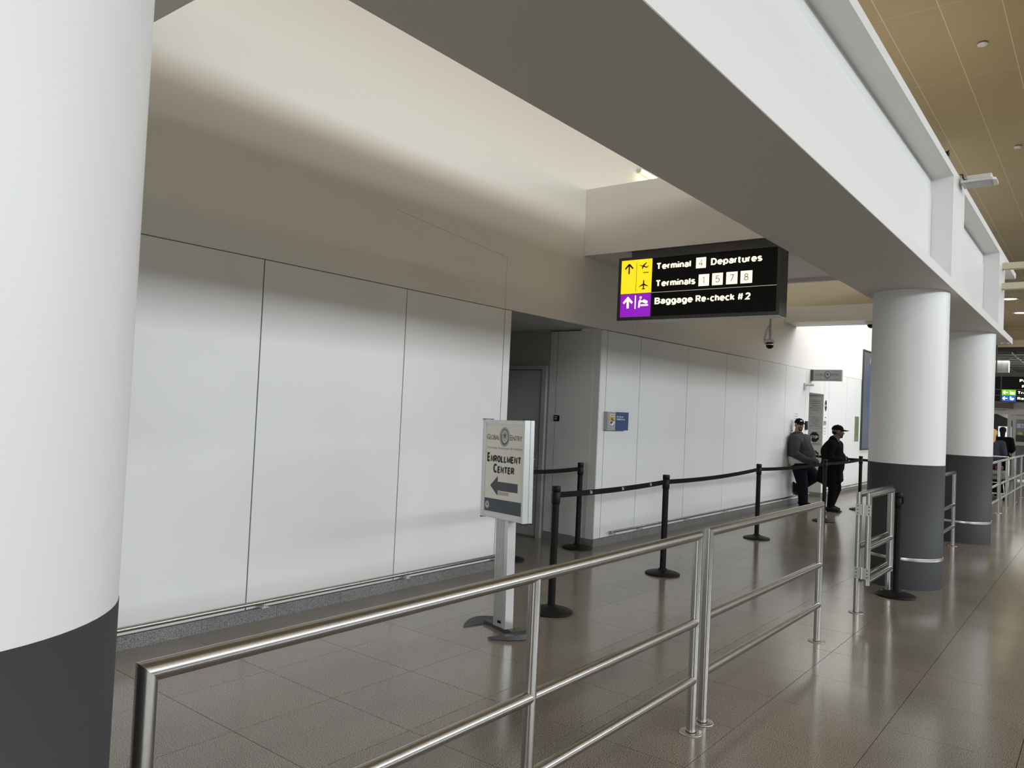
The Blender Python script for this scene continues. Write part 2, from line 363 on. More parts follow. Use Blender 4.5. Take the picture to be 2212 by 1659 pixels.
# narrow cut tiles along the wall
for j in range(-2, 40):
    y0 = TY0+TS*j; x1 = TX0-TS
    if 6.2 < y0+TS/2 < 8.1 or 16.0 < y0+TS/2 < 17.8: continue
    MB().box(XW-0.02, x1-0.0016, y0+0.0016, y0+TS-0.0016, -0.012, 0.0).build('floor_tile', M_tile, fl) if j < 26 else rest.box(XW-0.02, x1-0.0016, y0+0.0016, y0+TS-0.0016, -0.012, 0.0)
tag(rest.build('floor_tile_field', M_tile, fl), kind='stuff')

# ------------------------------------------------------------------ left wall with panels
wl = MB()
wl.box(XW-0.30, XW-0.012, -16, 6.25, 0, 6.63)
wl.box(XW-0.30, XW-0.012, 6.25, 8.05, 2.69, 6.63)
wl.box(XW-0.30, XW-0.012, 8.05, 16.37, 0, 6.63)
wl.box(XW-0.30, XW-0.012, 16.37, 17.41, 2.235, 6.63)
wl.box(XW-0.30, XW-0.012, 17.41, 45, 0, 6.63)
# painted upper wall, flush with the panel face
def upper(ya, yb, za, zb):
    wl.add([(XW-0.012, ya, za), (XW, ya, za), (XW-0.012, yb, zb), (XW, yb, zb), (XW-0.012, ya, 6.63), (XW, ya, 6.63), (XW-0.012, yb, 6.63), (XW, yb, 6.63)],
           [(0, 1, 3, 2), (1, 5, 7, 3), (0, 4, 5, 1), (2, 3, 7, 6), (4, 6, 7, 5)])
upper(-16, 8.1765, 2.672, 2.672); upper(8.1765, 8.926, 2.672, 2.680); upper(8.932, 20.6, 2.680, 2.754); upper(20.6, 45, 2.754, 2.754)
wall = wl.build('wall_left', M_wall)
tag(wall, 'long white wall on the left with tall flush panels and a painted upper part', 'wall', kind='structure')
G = 0.0055
def ptop(y): return 2.664 if y < 8.2 else 2.664+(y-8.2)*0.0066
def panel(y0, y1, z0=0.098, top=None):
    za, zb = (ptop(y0), ptop(y1)) if top is None else (top, top)
    x0, x1 = XW-0.010, XW
    a, b = y0+G, y1-G
    return MB().add([(x0, a, z0), (x1, a, z0), (x0, b, z0), (x1, b, z0), (x0, a, za), (x1, a, za), (x0, b, zb), (x1, b, zb)],
                    [(0, 2, 3, 1), (4, 5, 7, 6), (0, 1, 5, 4), (1, 3, 7, 5), (3, 2, 6, 7), (2, 0, 4, 6)]).build('wall_panel', M_panel, wall)
MB().box(XW-0.0115, XW-0.0105, -6, 6.25, 0.0, 2.67).build('panel_backing', M_panelgap, wall)
MB().box(XW-0.0115, XW-0.0105, 8.05, 16.37, 0.0, 2.70).build('panel_backing', M_panelgap, wall)
MB().box(XW-0.0115, XW-0.0105, 17.41, 20.6, 0.0, 2.72).build('panel_backing', M_panelgap, wall)
ed = [-16.0, -12, -8, -4.0, -2.545, -1.09, 0.365, 1.82, 3.28, 4.737, 6.135]
for a, b in zip(ed[:-1], ed[1:]): panel(a, b)
panel(6.135, 6.25)
ed2 = [8.05, 8.20, 9.06, 10.51, 11.96, 13.41, 14.87, 16.13]
for a, b in zip(ed2[:-1], ed2[1:]): panel(a, b)
panel(16.13, 16.37)
for a, b, z0 in ((16.37, 17.41, 2.25), (17.41, 17.78, 0.098), (17.78, 19.25, 0.098), (19.25, 20.6, 0.098)): panel(a, b, z0)
# faint outline of a patched access panel above the third panel
for a, b2 in (((4.55, 3.34), (6.13, 3.205)), ((6.13, 3.205), (6.13, 2.68))):
    q = MB(); stroke(q, [a, b2], 0.005, (XW+0.0002, 0, 0), Vector((0, 1, 0)), Vector((0, 0, 1)), 0.0006); q.build('plaster_seam', mat('seam_grey', (0.55, 0.53, 0.49), 0.6), wall)
# recess far side (cloaks the side of the near corridor): panels face the camera
rc = MB()
rc.box(-8.4, XW-0.30, 8.062, 8.30, 0, 3.2)
rc.box(XW-0.30, XW-0.012, 8.055, 8.062, 0, 2.69)
rc.box(-8.4, XW-0.30, 6.0, 6.25, 0, 3.2)
rc.box(-8.5, -8.4, 6.0, 8.3, 0, 3.2)
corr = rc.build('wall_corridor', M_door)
tag(corr, 'dim grey walls of the short side corridor behind the white panels', 'wall', kind='structure')
MB().box(-8.4, XW-0.012, 6.25, 8.062, 2.68, 2.72).build('corridor_ceiling', M_jamb, corr)
def jpanel(x0, x1, z0, z1, m=M_jamb): return MB().box(x0+0.004, x1-0.004, 8.048, 8.060, z0, z1).build('wall_panel', m, corr)
jpanel(-5.03, XW+0.0, 0.10, 2.655); jpanel(-5.575, -5.03, 0.10, 2.655); jpanel(-5.69, -5.575, 0.10, 2.655)
MB().box(-5.70, XW, 8.0605, 8.0615, 0, 2.67).build('panel_backing', M_panelgap, corr)
for a, b in ((-5.69, -5.45), (-5.45, -5.20), (-5.20, XW)):
    MB().box(a+0.0015, b-0.0015, 8.046, 8.0604, 0, 0.094).build('base_stone', M_stone, corr)
# grey door in the corridor
d1 = thing('door_1', 'grey painted metal door at the end of the dim recess beside the white panels', 'door', (-6.25, 8.05, 0), kind='structure')
fr = MB().box(0.468, 0.533, -0.035, 0.012, 0, 2.165).box(-0.555, 0.533, -0.035, 0.012, 2.165, 2.215).box(-0.62, -0.555, -0.035, 0.012, 0, 2.215); fr.build('door_frame', M_door, d1)
MB().box(-0.55, 0.463, -0.014, 0.008, 0.018, 2.155).build('door_leaf', M_door, d1)
lk = MB().box(0.36, 0.45, -0.030, -0.014, 0.90, 1.11, 0.006).build('lock_plate', M_alu, d1)
MB().tube([(0.405, -0.03, 1.0), (0.405, -0.075, 1.0), (0.30, -0.075, 1.0)], 0.010, 10).build('lever', M_alu, lk)
# far recess with notices
rf = MB().box(-7.2, XW-0.30, 17.42, 17.6, 0, 2.6).box(-7.2, -5.23, 16.2, 16.37, 0, 2.6).box(-7.3, -7.2, 16.2, 17.6, 0, 2.6)
rec = rf.build('wall_recess', M_wall); tag(rec, 'inner walls of the far doorway recess under the projecting sign', 'wall', kind='structure')
MB().box(-7.2, XW-0.012, 16.37, 17.42, 2.24, 2.30).build('recess_ceiling', M_wall, rec)
MB().box(-7.0, XW-0.001, 17.398, 17.408, 0.105, 2.23).build('wall_panel', M_jamb, rec)
MB().box(-7.0, XW-0.001, 17.392, 17.408, 0.0, 0.095).build('base_stone', M_stone, rec)

# baseboard of granite pieces
bb = MB().box(XW-0.012, XW-0.004, -6, 6.25, 0, 0.085).box(XW-0.012, XW-0.004, 8.05, 16.37, 0, 0.085).box(XW-0.012, XW-0.004, 17.41, 45, 0, 0.085).build('baseboard_left', M_grout)
tag(bb, 'low speckled grey granite baseboard in short pieces along the left wall', 'baseboard', kind='structure')
ys = [0.5]
while ys[-1] < 6.25: ys.append(min(6.25, ys[-1]+0.6096))
segs = list(zip(ys[:-1], ys[1:]))
y = 8.05
while y < 16.37: segs.append((y, min(16.37, y+0.43))); y += 0.43
y = 17.41
while y < 24.0: segs.append((y, min(24.0, y+0.6096))); y += 0.6096
for a, b in segs:
    if b-a > 0.02: MB().box(XW-0.006, XW+0.002, a+0.0012, b-0.0012, 0, 0.090).build('base_stone', M_stone, bb)
MB().box(XW-0.006, XW+0.002, -6, 0.5, 0, 0.09).build('base_stone', M_stone, bb)

# steel bumper rails along the foot of the wall
def bumper(y0, y1, z, brk, label):
    t = thing('bumper_rail', label, 'rail', (XW, y0, 0))
    MB().tube([(0.075, 0, z), (0.075, y1-y0, z)], 0.0165, 16).build('rail_tube', M_steel, t)
    for yb in brk:
        MB().box(0.001, 0.088, yb-y0, yb-y0+0.055, z-0.043, z-0.037).box(0.001, 0.006, yb-y0, yb-y0+0.055, z-0.037, z-0.005).tube([(0.075, yb-y0+0.027, z-0.037), (0.075, yb-y0+0.027, z-0.012)], 0.007, 8).build('bracket', M_steel2, t)
bumper(-2.0, 6.16, 0.155, [-1.0, 0.43, 1.88, 3.36, 4.81, 6.08], 'thin steel bumper rail low on the wall left of the recess')
bumper(8.38, 16.3, 0.165, [8.42, 9.13, 10.58, 12.03, 13.48, 14.94, 16.2], 'thin steel bumper rail low on the wall right of the recess, behind the belts')
bumper(17.6, 24, 0.165, [17.7, 18.6, 19.4, 20.9, 22.4], 'thin steel bumper rail at the wall foot beyond the notices')

# ------------------------------------------------------------------ beam, slabs, ceiling, columns
BX0, BX1, BZ0, BZ1, BYE = -2.13, -1.27, 3.065, 4.27, 14.9
b = MB()
b.box(BX0, BX1-0.20, -16, BYE, BZ0, BZ1)                       # web and inner part
b.box(BX1-0.20, BX1, -16, BYE, BZ0, BZ0+0.095)                 # bottom flange
b.box(BX1-0.20, BX1, -16, BYE+0.25, BZ1-0.085, BZ1)            # top flange
for a, c in ((-0.1, 0.65), (8.66, 9.40), (12.77, 13.50)): b.box(BX1-0.20, BX1, a, c, BZ0+0.095, BZ1-0.085)
beam = b.build('ceiling_beam', M_beam)
tag(beam, 'massive white beam with recessed face panels running along the hall on round columns', 'beam', kind='structure')
MB().box(BX0+0.002, BX1-0.002, -16, BYE-0.002, BZ0-0.003, BZ0+0.001).build('soffit_panel', M_soffit, beam)  # thin added sheet that carries the darker soffit tone
MB().box(BX1-0.198, BX1-0.19, 0.655, 8.655, BZ0+0.10, BZ0+0.10+0.86).build('face_panel', M_beam, beam)
MB().box(BX1-0.198, BX1-0.19, 9.405, 12.765, BZ0+0.10, BZ0+0.10+0.86).build('face_panel', M_beam, beam)
def slab(name, label, y0, y1, z0, z1):
    o = MB().box(XW+0.002, BX0-0.002, y0, y1, z0, z1).build(name, M_wall); return tag(o, label, 'beam', kind='structure')
slab('cross_beam', 'cross beam overhead just behind the nearest column, upper left corner', -6, 1.805, 3.488, 4.28)
slab('cross_beam', 'white cross beam carrying the black and yellow terminal sign', 7.575, 10.05, 3.488, 4.28)
slab('cross_beam', 'far grey cross beam with the dome camera under its corner', 14.66, 15.4, 3.515, 3.81)
tag(MB().box(XW, BX0, 9.98, 10.05, 3.44, 3.488).build('trim_1', M_beam), 'thin grey edge strip under the far side of the cross beam', 'trim', kind='structure')
ff = MB().box(XW+0.002, BX0, 14.72, 14.9, 3.82, 5.7).build('wall_far_bay', M_cream); tag(ff, 'cream wall closing the far end of the ceiling bay', 'wall', kind='structure')
CZ = 6.63
ce = MB().box(-5.3, 9.3, -16, 45.2, CZ+0.0015, CZ+0.2).build('ceiling', M_ceiljoint)
tag(ce, 'high tan ceiling of long rectangular tiles over the hall', 'ceiling', kind='structure')
cw, cl = 0.614, 2.28
crest = MB()
for i in range(-5, 19):
    for j in range(-11, 16):
        x, yy = -2.289+cw*i, 10.005+cl*j
        if yy+cl > 45.2: continue
        t_ = MB().box(x+0.006, x+cw-0.006, yy+0.005, yy+cl-0.005, CZ, CZ+0.014)
        if -2 <= i <= 4 and j >= -2: t_.build('ceiling_tile', M_ceil, ce)
        else: crest.add(t_.v, t_.f)
tag(crest.build('ceiling_tile_field', M_ceil, ce), kind='stuff')

def column(cy, label, top=BZ0, zb=1.263):
    t = thing('round_column', label, 'column', (-1.69, cy, 0), kind='structure')
    R = 0.366
    MB().lathe([(R, zb), (R, top)], 72, cap0=False, cap1=False).build('white_shaft', M_col, t)
    tag(MB().lathe([(R+0.001, 0), (R+0.001, zb-0.0005), (R-0.01, zb)], 72, cap0=False, cap1=False).build('painted_base', M_skirt, t), 'dark grey painted lower part')
    MB().lathe([(R+0.001, 0.2875), (R+0.0045, 0.2878), (R+0.005, 0.2895), (R+0.005, 0.318), (R+0.0045, 0.3197), (R+0.001, 0.32)], 72, cap0=False, cap1=False).build('steel_band', M_steel2, t)
column(0.403, 'thick round white column with dark base at the left edge, nearest the viewer', zb=1.254)
column(9.0, 'round white column with dark grey base behind the open steel gate')
column(13.12, 'round white column with dark grey base beyond the gate column, at the beam end')

# ------------------------------------------------------------------ hall shell out of view
wr = MB().box(26.0, 26.2, -16, 62, 0, 7.4).box(26.0, 26.2, -16, 62, 10.5, 11.0).box(9.3, 26.2, -16, 62, 10.8, 11.0).box(9.2, 9.4, -16, 45, 6.64, 11.0)
for k in range(-5, 21): wr.box(26.0, 26.2, k*3-0.08, k*3+0.08, 7.4, 10.5)
tag(wr.build('wall_right', mat('hall_side_grey', (0.30, 0.30, 0.30), 0.6)), 'far side of the hall with high clerestory glazing, outside the picture', 'wall', kind='structure')
tag(MB().box(-5.2, 26.2, -16.2, -16.0, 0, 11.0).build('wall_back', mat('hall_side_grey', (0.30, 0.30, 0.30), 0.6)), 'end wall behind the viewer, outside the picture', 'wall', kind='structure')

# ------------------------------------------------------------------ tube barriers
PR = 0.0245; FX = -1.70
def mitre_tube(mb, p0, p1, r, m0, m1, n=20):
    """tube p0->p1; m0/m1: vectors v so that the end ring is shifted along the axis by offset.v"""
    p0, p1 = Vector(p0), Vector(p1); d = (p1-p0).normalized()
    ref = Vector((1, 0, 0)) if abs(d.x) < 0.9 else Vector((0, 0, 1))
    a = d.cross(ref).normalized(); c = d.cross(a)
    rings = []
    for p, m in ((p0, m0), (p1, m1)):
        rg = []
        for j in range(n):
            o = a*math.cos(2*PI*j/n)*r + c*math.sin(2*PI*j/n)*r
            rg.append(p+o+d*(o.dot(Vector(m)) if m else 0))
        rings.append(rg)
    return mb.ring(rings)
def barrier(y0, y1, mids, label, fx=FX, zt=1.03, zm=0.575, zl=0.275, starts_open=False, ends_open=False, extra=()):
    t = thing('steel_barrier', label, 'barrier', (fx, y0, 0)); L = y1-y0
    mb = MB(); mitre_tube(mb, (0, 0, zt), (0, L, zt), PR, None if starts_open else (0, 0, -1), None if ends_open else (0, 0, 1))
    mb.build('top_rail', M_steel, t)
    def post(yy, mit):
        m = MB(); mitre_tube(m, (0, yy, 0), (0, yy, zt if mit else zt-0.01), PR, None, (0, -mit, 0) if mit else None)
        o = m.build('post', M_steel, t)
        MB().lathe([(0.0245, 0.0005), (0.062, 0.0005), (0.062, 0.004), (0.058, 0.006), (0.0245, 0.006)], 32, (0, yy), False, False).build('floor_flange', M_steel2, o)
        MB().lathe([(0.0248, 0.006), (0.0275, 0.006), (0.0275, 0.0085), (0.0248, 0.009)], 24, (0, yy), False, False).build('collar', M_grout, o)
    if not starts_open: post(0, 1)
    if not ends_open: post(L, -1)
    ms = [yy-y0 for yy in mids]
    for yy in ms: post(yy, 0)
    pts = [0]+ms+[L]
    for a, c in zip(pts[:-1], pts[1:]):
        MB().tube([(0, a+0.004, zm), (0, c-0.004, zm)], PR*0.98, 20).build('mid_rail', M_steel, t)
        MB().tube([(0, a+0.004, zl), (0, c-0.004, zl)], PR*0.98, 20).build('low_rail', M_steel, t)
    return t
barrier(0.887, 3.832, [2.372], 'long brushed steel tube barrier starting beside the nearest column')
barrier(4.0, 6.07, [], 'brushed steel tube barrier between the long barrier and the open gate', fx=-1.712)
barrier(7.25, 8.47, [], 'short steel barrier that the gate leaf is folded against, before the column', fx=-1.722)
barrier(9.40, 12.37, [10.9], 'steel barrier end showing between the two far columns')
barrier(13.55, 17.95, [14.9, 16.4], 'steel barrier just past the last column, its end post in view')
barrier(18.1, 24.6, [19.45, 21.3, 22.9], 'long steel barrier continuing down the hall past the last column')
barrier(24.75, 29.5, [26.3, 28.0], 'farthest steel barrier running up to the glass doors')
# gate leaf
g = thing('gate_leaf', 'open steel tube gate leaf hinged on the post and folded along the short barrier', 'gate', (-1.638, 7.23, 0))
GL = 0.90
m = MB(); mitre_tube(m, (0, 0, 1.03), (0, GL, 1.03), PR, (0, 0, -1), (0, 0, 1)); m.build('top_rail', M_steel, g)
m = MB(); mitre_tube(m, (0, 0, 0.255), (0, 0, 1.03), PR, None, (0, -1, 0)); m.build('hinge_post', M_steel, g)
m = MB(); mitre_tube(m, (0, GL, 0.255), (0, GL, 1.03), PR, None, (0, 1, 0)); m.build('end_post', M_steel, g)
MB().tube([(0, 0.004, 0.575), (0, GL-0.004, 0.575)], PR*0.98, 20).build('mid_rail', M_steel, g)
MB().tube([(0, 0.004, 0.285), (0, GL-0.004, 0.285)], PR*0.98, 20).build('low_rail', M_steel, g)
for hz in (0.905, 0.355):
    hg = MB().box(-0.014, 0.026, -0.031, -0.0255, hz-0.048, hz+0.048).box(-0.108, -0.066, -0.031+0.02, -0.0255+0.02, hz-0.048, hz+0.048).tube([(-0.04, -0.022, hz-0.05), (-0.04, -0.022, hz+0.05)], 0.011, 12)
    hg.box(-0.066, -0.04, -0.012, -0.008, hz-0.048, hz+0.048).box(-0.04, -0.014, -0.029, -0.026, hz-0.048, hz+0.048)
    h_ = hg.build('hinge', M_steel2, g)
    for sx, sy in ((0.008, -0.031), (-0.088, -0.011)):
        for dz in (-0.03, 0, 0.03):
            MB().tube([(sx, sy, hz+dz), (sx, sy-0.003, hz+dz)], 0.006, 8).build('screw', M_panelgap, h_)

# ------------------------------------------------------------------ belt stanchions
def stanchion(x, y, label, h=1.03):
    t = thing('belt_stanchion', label, 'stanchion', (x, y, 0), group='black retractable belt posts')
    MB().lathe([(0.175, 0.0), (0.18, 0.006), (0.18, 0.012), (0.172, 0.018), (0.12, 0.033), (0.06, 0.046), (0.044, 0.05), (0.0435, 0.06), (0.032, 0.062)], 40).build('base', M_blackbase, t)
    MB().lathe([(0.031, 0.055), (0.031, h-0.14)], 28).build('pole', M_black, t)
    MB().lathe([(0.034, h-0.145), (0.0365, h-0.14), (0.0365, h-0.055), (0.034, h-0.052), (0.034, h-0.046), (0.0365, h-0.043), (0.0365, h-0.006), (0.033, h)], 32).build('belt_head', M_black, t)
    return t
def belt(t, p0, p1, zc=0.955, sag=0.02, marks=()):
    """webbing band from the head at p0 (world) to p1"""
    o = Vector(t.location); a = Vector((p0[0], p0[1], zc)); c = Vector((p1[0], p1[1], p1[2] if len(p1) > 2 else zc))
    d = (c-a); d.z = 0; L = d.length; d.normalize(); a = a+d*0.036; c = c-d*0.036 if len(p1) < 3 else c
    n = Vector((d.y, -d.x, 0)); N = 14; rings = []
    def at(s): return a.lerp(c, s)+Vector((0, 0, -sag*4*s*(1-s)))
    for i in range(N+1):
        p = at(i/N)-o
        rings.append([p+n*0.0012+Vector((0, 0, 0.024)), p-n*0.0012+Vector((0, 0, 0.024)), p-n*0.0012-Vector((0, 0, 0.024)), p+n*0.0012-Vector((0, 0, 0.024))])
    bo = MB().ring(rings, smooth=False).build('belt', M_belt, t)
    for s in marks:
        m = MB(); p = at(s)-o
        grotesk(m, 'T4', p+n*0.0012, d, Vector((0, 0, 1)), -0.022, 0.022, -0.015, 0.030, 0.2, 0.02, eps=0.0012)
        m.build('print', M_white, bo)
    # receiving clip
    MB().box(-0.02, 0.02, -0.012, 0.012, -0.032, 0.032, 0.004).build('belt_clip', M_black, t, tuple(c-o)).rotation_euler = (0, 0, math.atan2(d.y, d.x))
S = {}
for k, (x, y, lb) in dict(
    a=(-3.577, 5.231, 'black belt stanchion right of the enrollment sign, behind the long barrier'),
    b=(-3.632, 7.331, 'black belt stanchion behind the long barrier, second in the belt line'),
    c=(-3.822, 10.543, 'black belt stanchion in the middle of the belt line, before the white panels'),
    d=(-3.72, 13.34, 'black belt stanchion in front of the man in the long black coat'),
    e=(-3.74, 15.75, 'black belt stanchion at the corner of the belt line beside the column'),
    f=(-5.02, 7.84, 'black belt stanchion at the granite corner of the recess'),
    g=(-5.13, 6.63, 'black belt stanchion mostly hidden behind the enrollment sign'),
    h=(-1.603, 8.25, 'black belt stanchion without a belt between the gate and the round column')).items():
    S[k] = stanchion(x, y, lb, 1.03 if k != 'h' else 1.0)
def P2(k): return tuple(S[k].location)[:2]
belt(S['a'], P2('a'), P2('b'), marks=(0.26, 0.55, 0.84), sag=0.015)
belt(S['b'], P2('b'), P2('c'), sag=0.025)
belt(S['c'], P2('c'), P2('d'), sag=0.02)
belt(S['d'], P2('d'), P2('e'), sag=0.015)
belt(S['f'], P2('f'), P2('g'), marks=(0.2, 0.6), sag=0.015)
belt(S['e'], P2('e'), (XW+0.012, 16.22, 0.955), sag=0.01)
belt(S['e'], P2('e'), (-2.15, 16.6, 0.955), sag=0.015)
# knobs on the plain stanchion and a paper cap
MB().box(0.03, 0.052, -0.018, 0.018, 0.90, 0.96, 0.004).build('belt_slot', M_black, S['h'])

# ------------------------------------------------------------------ enrollment centre sign on its stand
k = thing('sign_stand', 'free standing aluminium sign stand reading Enrollment Center on a slate foot', 'sign', (-3.546, 4.494, 0), -0.278)
k.rotation_euler = (Matrix.Rotation(-0.278, 3, 'Z') @ Matrix.Rotation(-0.026, 3, 'Y')).to_euler()   # the stand leans a little
KU, KV, KO = Vector((1, 0, 0)), Vector((0, 0, 1)), Vector((0, 0, 0))
W2 = 0.272; ZB, ZT = 0.818, 1.566
f_ = MB()
f_.box(-W2, -W2+0.040, -0.004, 0.082, ZB, ZT, 0.003).box(W2-0.022, W2, -0.004, 0.048, ZB, ZT, 0.003).box(W2-0.022, W2, 0.050, 0.086, ZB, ZT, 0.003)
f_.box(-W2+0.04, W2-0.022, -0.004, 0.082, ZT-0.036, ZT-0.004, 0.003).box(-W2+0.04, W2-0.022, -0.004, 0.082, ZB+0.004, ZB+0.040, 0.003)
f_.box(-W2+0.03, -W2+0.046, 0.000, 0.03, ZB+0.03, ZT-0.03).box(-W2+0.03, W2-0.02, 0.000, 0.03, ZT-0.046, ZT-0.03).box(-W2+0.03, W2-0.02, 0.000, 0.03, ZB+0.035, ZB+0.050)
fo = f_.build('sign_frame', M_alu, k)
MB().box(W2-0.023, W2+0.001, -0.005, 0.087, ZT-0.001, ZT+0.005).box(W2-0.023, W2+0.001, -0.005, 0.087, ZB-0.005, ZB+0.001).box(-W2-0.001, -W2+0.02, -0.005, 0.087, ZT-0.001, ZT+0.005).box(-W2-0.001, -W2+0.02, -0.005, 0.087, ZB-0.005, ZB+0.001).build('end_cap', M_black, k)
po = MB().box(-W2+0.03, W2-0.02, 0.002, 0.070, ZB+0.03, ZT-0.03).build('poster', M_poster, k)
PO = Vector((0, 0.0015, 0))   # print plane, facing -y
def pr(name, m, fn): mb = MB(); fn(mb); return mb.build(name, m, po)
FU, FV = Vector((1, 0, 0)), Vector((0, 0, 1))
pr('print_band', M_cbp, lambda q: q.prism(rect(-0.222, 0.868, 0.252, 0.966), PO, FU, FV, 0.0008))
def head(q):
    lettering(q, 'G', PO, FU, FV, -0.214, -0.180, 1.413, 0.040); lettering(q, 'LOBAL', PO, FU, FV, -0.176, -0.050, 1.413, 0.034, 0, 0.9)
    lettering(q, 'E', PO, FU, FV, 0.090, 0.113, 1.413, 0.040); lettering(q, 'NTRY', PO, FU, FV, 0.118, 0.238, 1.413, 0.034, 0, 0.9)
    x = -0.205
    for wd, wl in (('TRUSTED', 0.128), ('TRAVELER', 0.148), ('NETWORK', 0.148)):
        lettering(q, wd[0], PO, FU, FV, x, x+0.010, 1.343, 0.018)
        lettering(q, wd[1:], PO, FU, FV, x+0.017, x+wl-0.004, 1.343, 0.013, 0, 1.5); x += wl+0.012
pr('print_heading', M_gold, head)
def enr(q):
    grotesk(q, 'E', PO, FU, FV, -0.203, -0.163, 1.243, 0.070, 0.28); grotesk(q, 'NROLLMENT', PO, FU, FV, -0.156, 0.232, 1.243, 0.052, 0.29, 0.07)
    grotesk(q, 'C', PO, FU, FV, -0.118, -0.070, 1.162, 0.070, 0.28); grotesk(q, 'ENTER', PO, FU, FV, -0.063, 0.150, 1.162, 0.052, 0.29, 0.07)
pr('print_title', M_ink, enr)
pr('print_arrow', M_cbp, lambda q: q.prism([(-0.153, 1.064), (-0.056, 1.140), (-0.056, 1.098), (0.197, 1.098), (0.197, 1.032), (-0.054, 1.032), (-0.054, 0.992)], PO, FU, FV, 0.0008))
pr('print_sticker', mat('sticker_beige', (0.46, 0.43, 0.37), 0.5), lambda q: q.prism(rect(-0.046, 1.000, 0.088, 1.026), PO, FU, FV, 0.0006))
pr('print_halo', M_halo, lambda q: q.prism(disc(0.016, 1.436, 0.066, 0.074), PO, FU, FV, 0.0005))
pr('print_badge', M_badge, lambda q: q.prism(disc(0.016, 1.436, 0.047, 0.056), PO, FU, FV, 0.0009))
def ringk(q):
    annulus(q, 0.016, 1.436, 0.050, 0.043, PO, FU, FV, -0.0, rov=0.060, riv=0.052); annulus(q, 0.016, 1.436, 0.046, 0.041, PO+Vector((0, -0.0013, 0)), FU, FV, 0, rov=0.055, riv=0.049, off=(0.004, 0.004), a0=PI*0.9, a1=PI*1.9)
    q.v = [(a, b-0.0014, c) for a, b, c in q.v]
    q.prism(star(0.018, 1.446, 0.029, 0.4), PO, FU, FV, 0.0016)
pr('print_star_ring', M_gold, ringk)
pr('print_crescent', mat('print_crescent', (0.62, 0.66, 0.68), 0.4), lambda q: (annulus(q, 0.016, 1.430, 0.042, 0.036, PO+Vector((0, -0.0015, 0)), FU, FV, 0, rov=0.048, riv=0.040, off=(0.002, 0.012), a0=PI*1.0, a1=PI*2.0)))
pr('print_seal', M_white, lambda q: q.prism(disc(-0.187, 0.915, 0.024, 0.028), PO, FU, FV, 0.0012))
def sealk(q):
    annulus(q, -0.187, 0.915, 0.020, 0.0165, PO+Vector((0, -0.0016, 0)), FU, FV, 0, rov=0.0235, riv=0.0195)
    q.prism([(-0.187, 0.901), (-0.199, 0.918), (-0.193, 0.924), (-0.187, 0.914), (-0.181, 0.924), (-0.175, 0.918)], PO, FU, FV, 0.0018); q.prism(disc(-0.187, 0.928, 0.005), PO, FU, FV, 0.0018)
pr('print_eagle', M_cbp, sealk)
def cb(q):
    lettering(q, 'U.S. Customs and', PO, FU, FV, -0.152, -0.048, 0.924, 0.014); lettering(q, 'Border Protection', PO, FU, FV, -0.152, -0.044, 0.900, 0.014)
pr('print_agency', mat('print_dim_grey', (0.16, 0.17, 0.18), 0.5), cb)
st = MB().box(-0.075, 0.070, 0.012, 0.068, 0.03, ZB+0.01).box(0.056, 0.090, 0.004, 0.076, 0.03, ZB+0.01)
for u in range(6): st.box(-0.066+u*0.018, -0.060+u*0.018, 0.0085, 0.012, 0.03, ZB)
st.build('stand_post', M_alu, k)
MB().box(-0.01, 0.028, 0.004, 0.009, 0.058, 0.078, 0.002).build('maker_plate', M_black, k)
M_foot = mat('slate_foot', (0.055, 0.058, 0.058), 0.5)
foot = MB().box(-0.215, 0.145, 0.02, 0.075, 0.0, 0.032, 0.004)
ft = foot.build('foot_bar', M_foot, k)
for cx, sg in ((-0.19, -1), (0.13, 1)):
    # half-moon foot running front to back
    n = 18; arc = [(cx+sg*0.150*math.sin(PI*i/n)**0.8, 0.047-0.225+0.45*i/n) for i in range(n+1)]
    q = MB(); lo = [(u, v, 0) for u, v in arc]; hi = [(cx+(u-cx)*0.9+sg*0.004, 0.047+(v-0.047)*0.97, 0.014+0.018*math.sin(PI*i/n)) for i, (u, v) in enumerate(arc)]
    nn = n+1; q.add(lo+hi, [tuple(range(nn-1, -1, -1)) if sg > 0 else tuple(range(nn)), tuple(range(nn, 2*nn)) if sg > 0 else tuple(range(2*nn-1, nn-1, -1))]+[(i, (i+1) % nn, nn+(i+1) % nn, nn+i) if sg > 0 else (i, nn+i, nn+(i+1) % nn, (i+1) % nn) for i in range(nn)])
    q.build('curved_foot', M_foot, k)

# ------------------------------------------------------------------ overhead terminal sign
sg = thing('overhead_sign', 'black illuminated terminal sign with yellow and purple fields hung under the cross beam', 'sign', (-3.5, 7.5, 2.69))
SX, SZ = 3.5, -2.69
def sbox(x0, x1, y0, y1, z0, z1, b=0): return MB().box(x0+SX, x1+SX, y0, y1, z0+SZ, z1+SZ, b)
fm = sbox(-4.404, -2.578, 0.012, 0.22, 2.70, 3.395)
fr = sbox(-4.404, -4.370, -0.004, 0.22, 2.69, 3.397); fr.box(-2.607+SX, -2.576+SX, -0.004, 0.22, 2.69+SZ, 3.397+SZ); fr.box(-4.370+SX, -2.607+SX, -0.004, 0.22, 3.368+SZ, 3.397+SZ); fr.box(-4.370+SX, -2.607+SX, -0.004, 0.22, 2.69+SZ, 2.726+SZ)
fr.build('sign_frame', M_signfr, sg)
sbox(-4.372, -2.605, 0.006, 0.212, 2.72, 3.372).build('sign_face', M_signblk, sg)
sbox(-4.39, -2.59, 0.005, 0.215, 2.684, 2.690).build('underside_lid', M_signlid, sg)
sbox(-4.30, -2.65, 0.10, 0.20, 3.397, 3.487).build('mounting_bar', M_signfr, sg)
FO = Vector((SX, 0.006, SZ))
def sp(name, m, fn, parent=None): q = MB(); fn(q); return q.build(name, m, parent or sg)
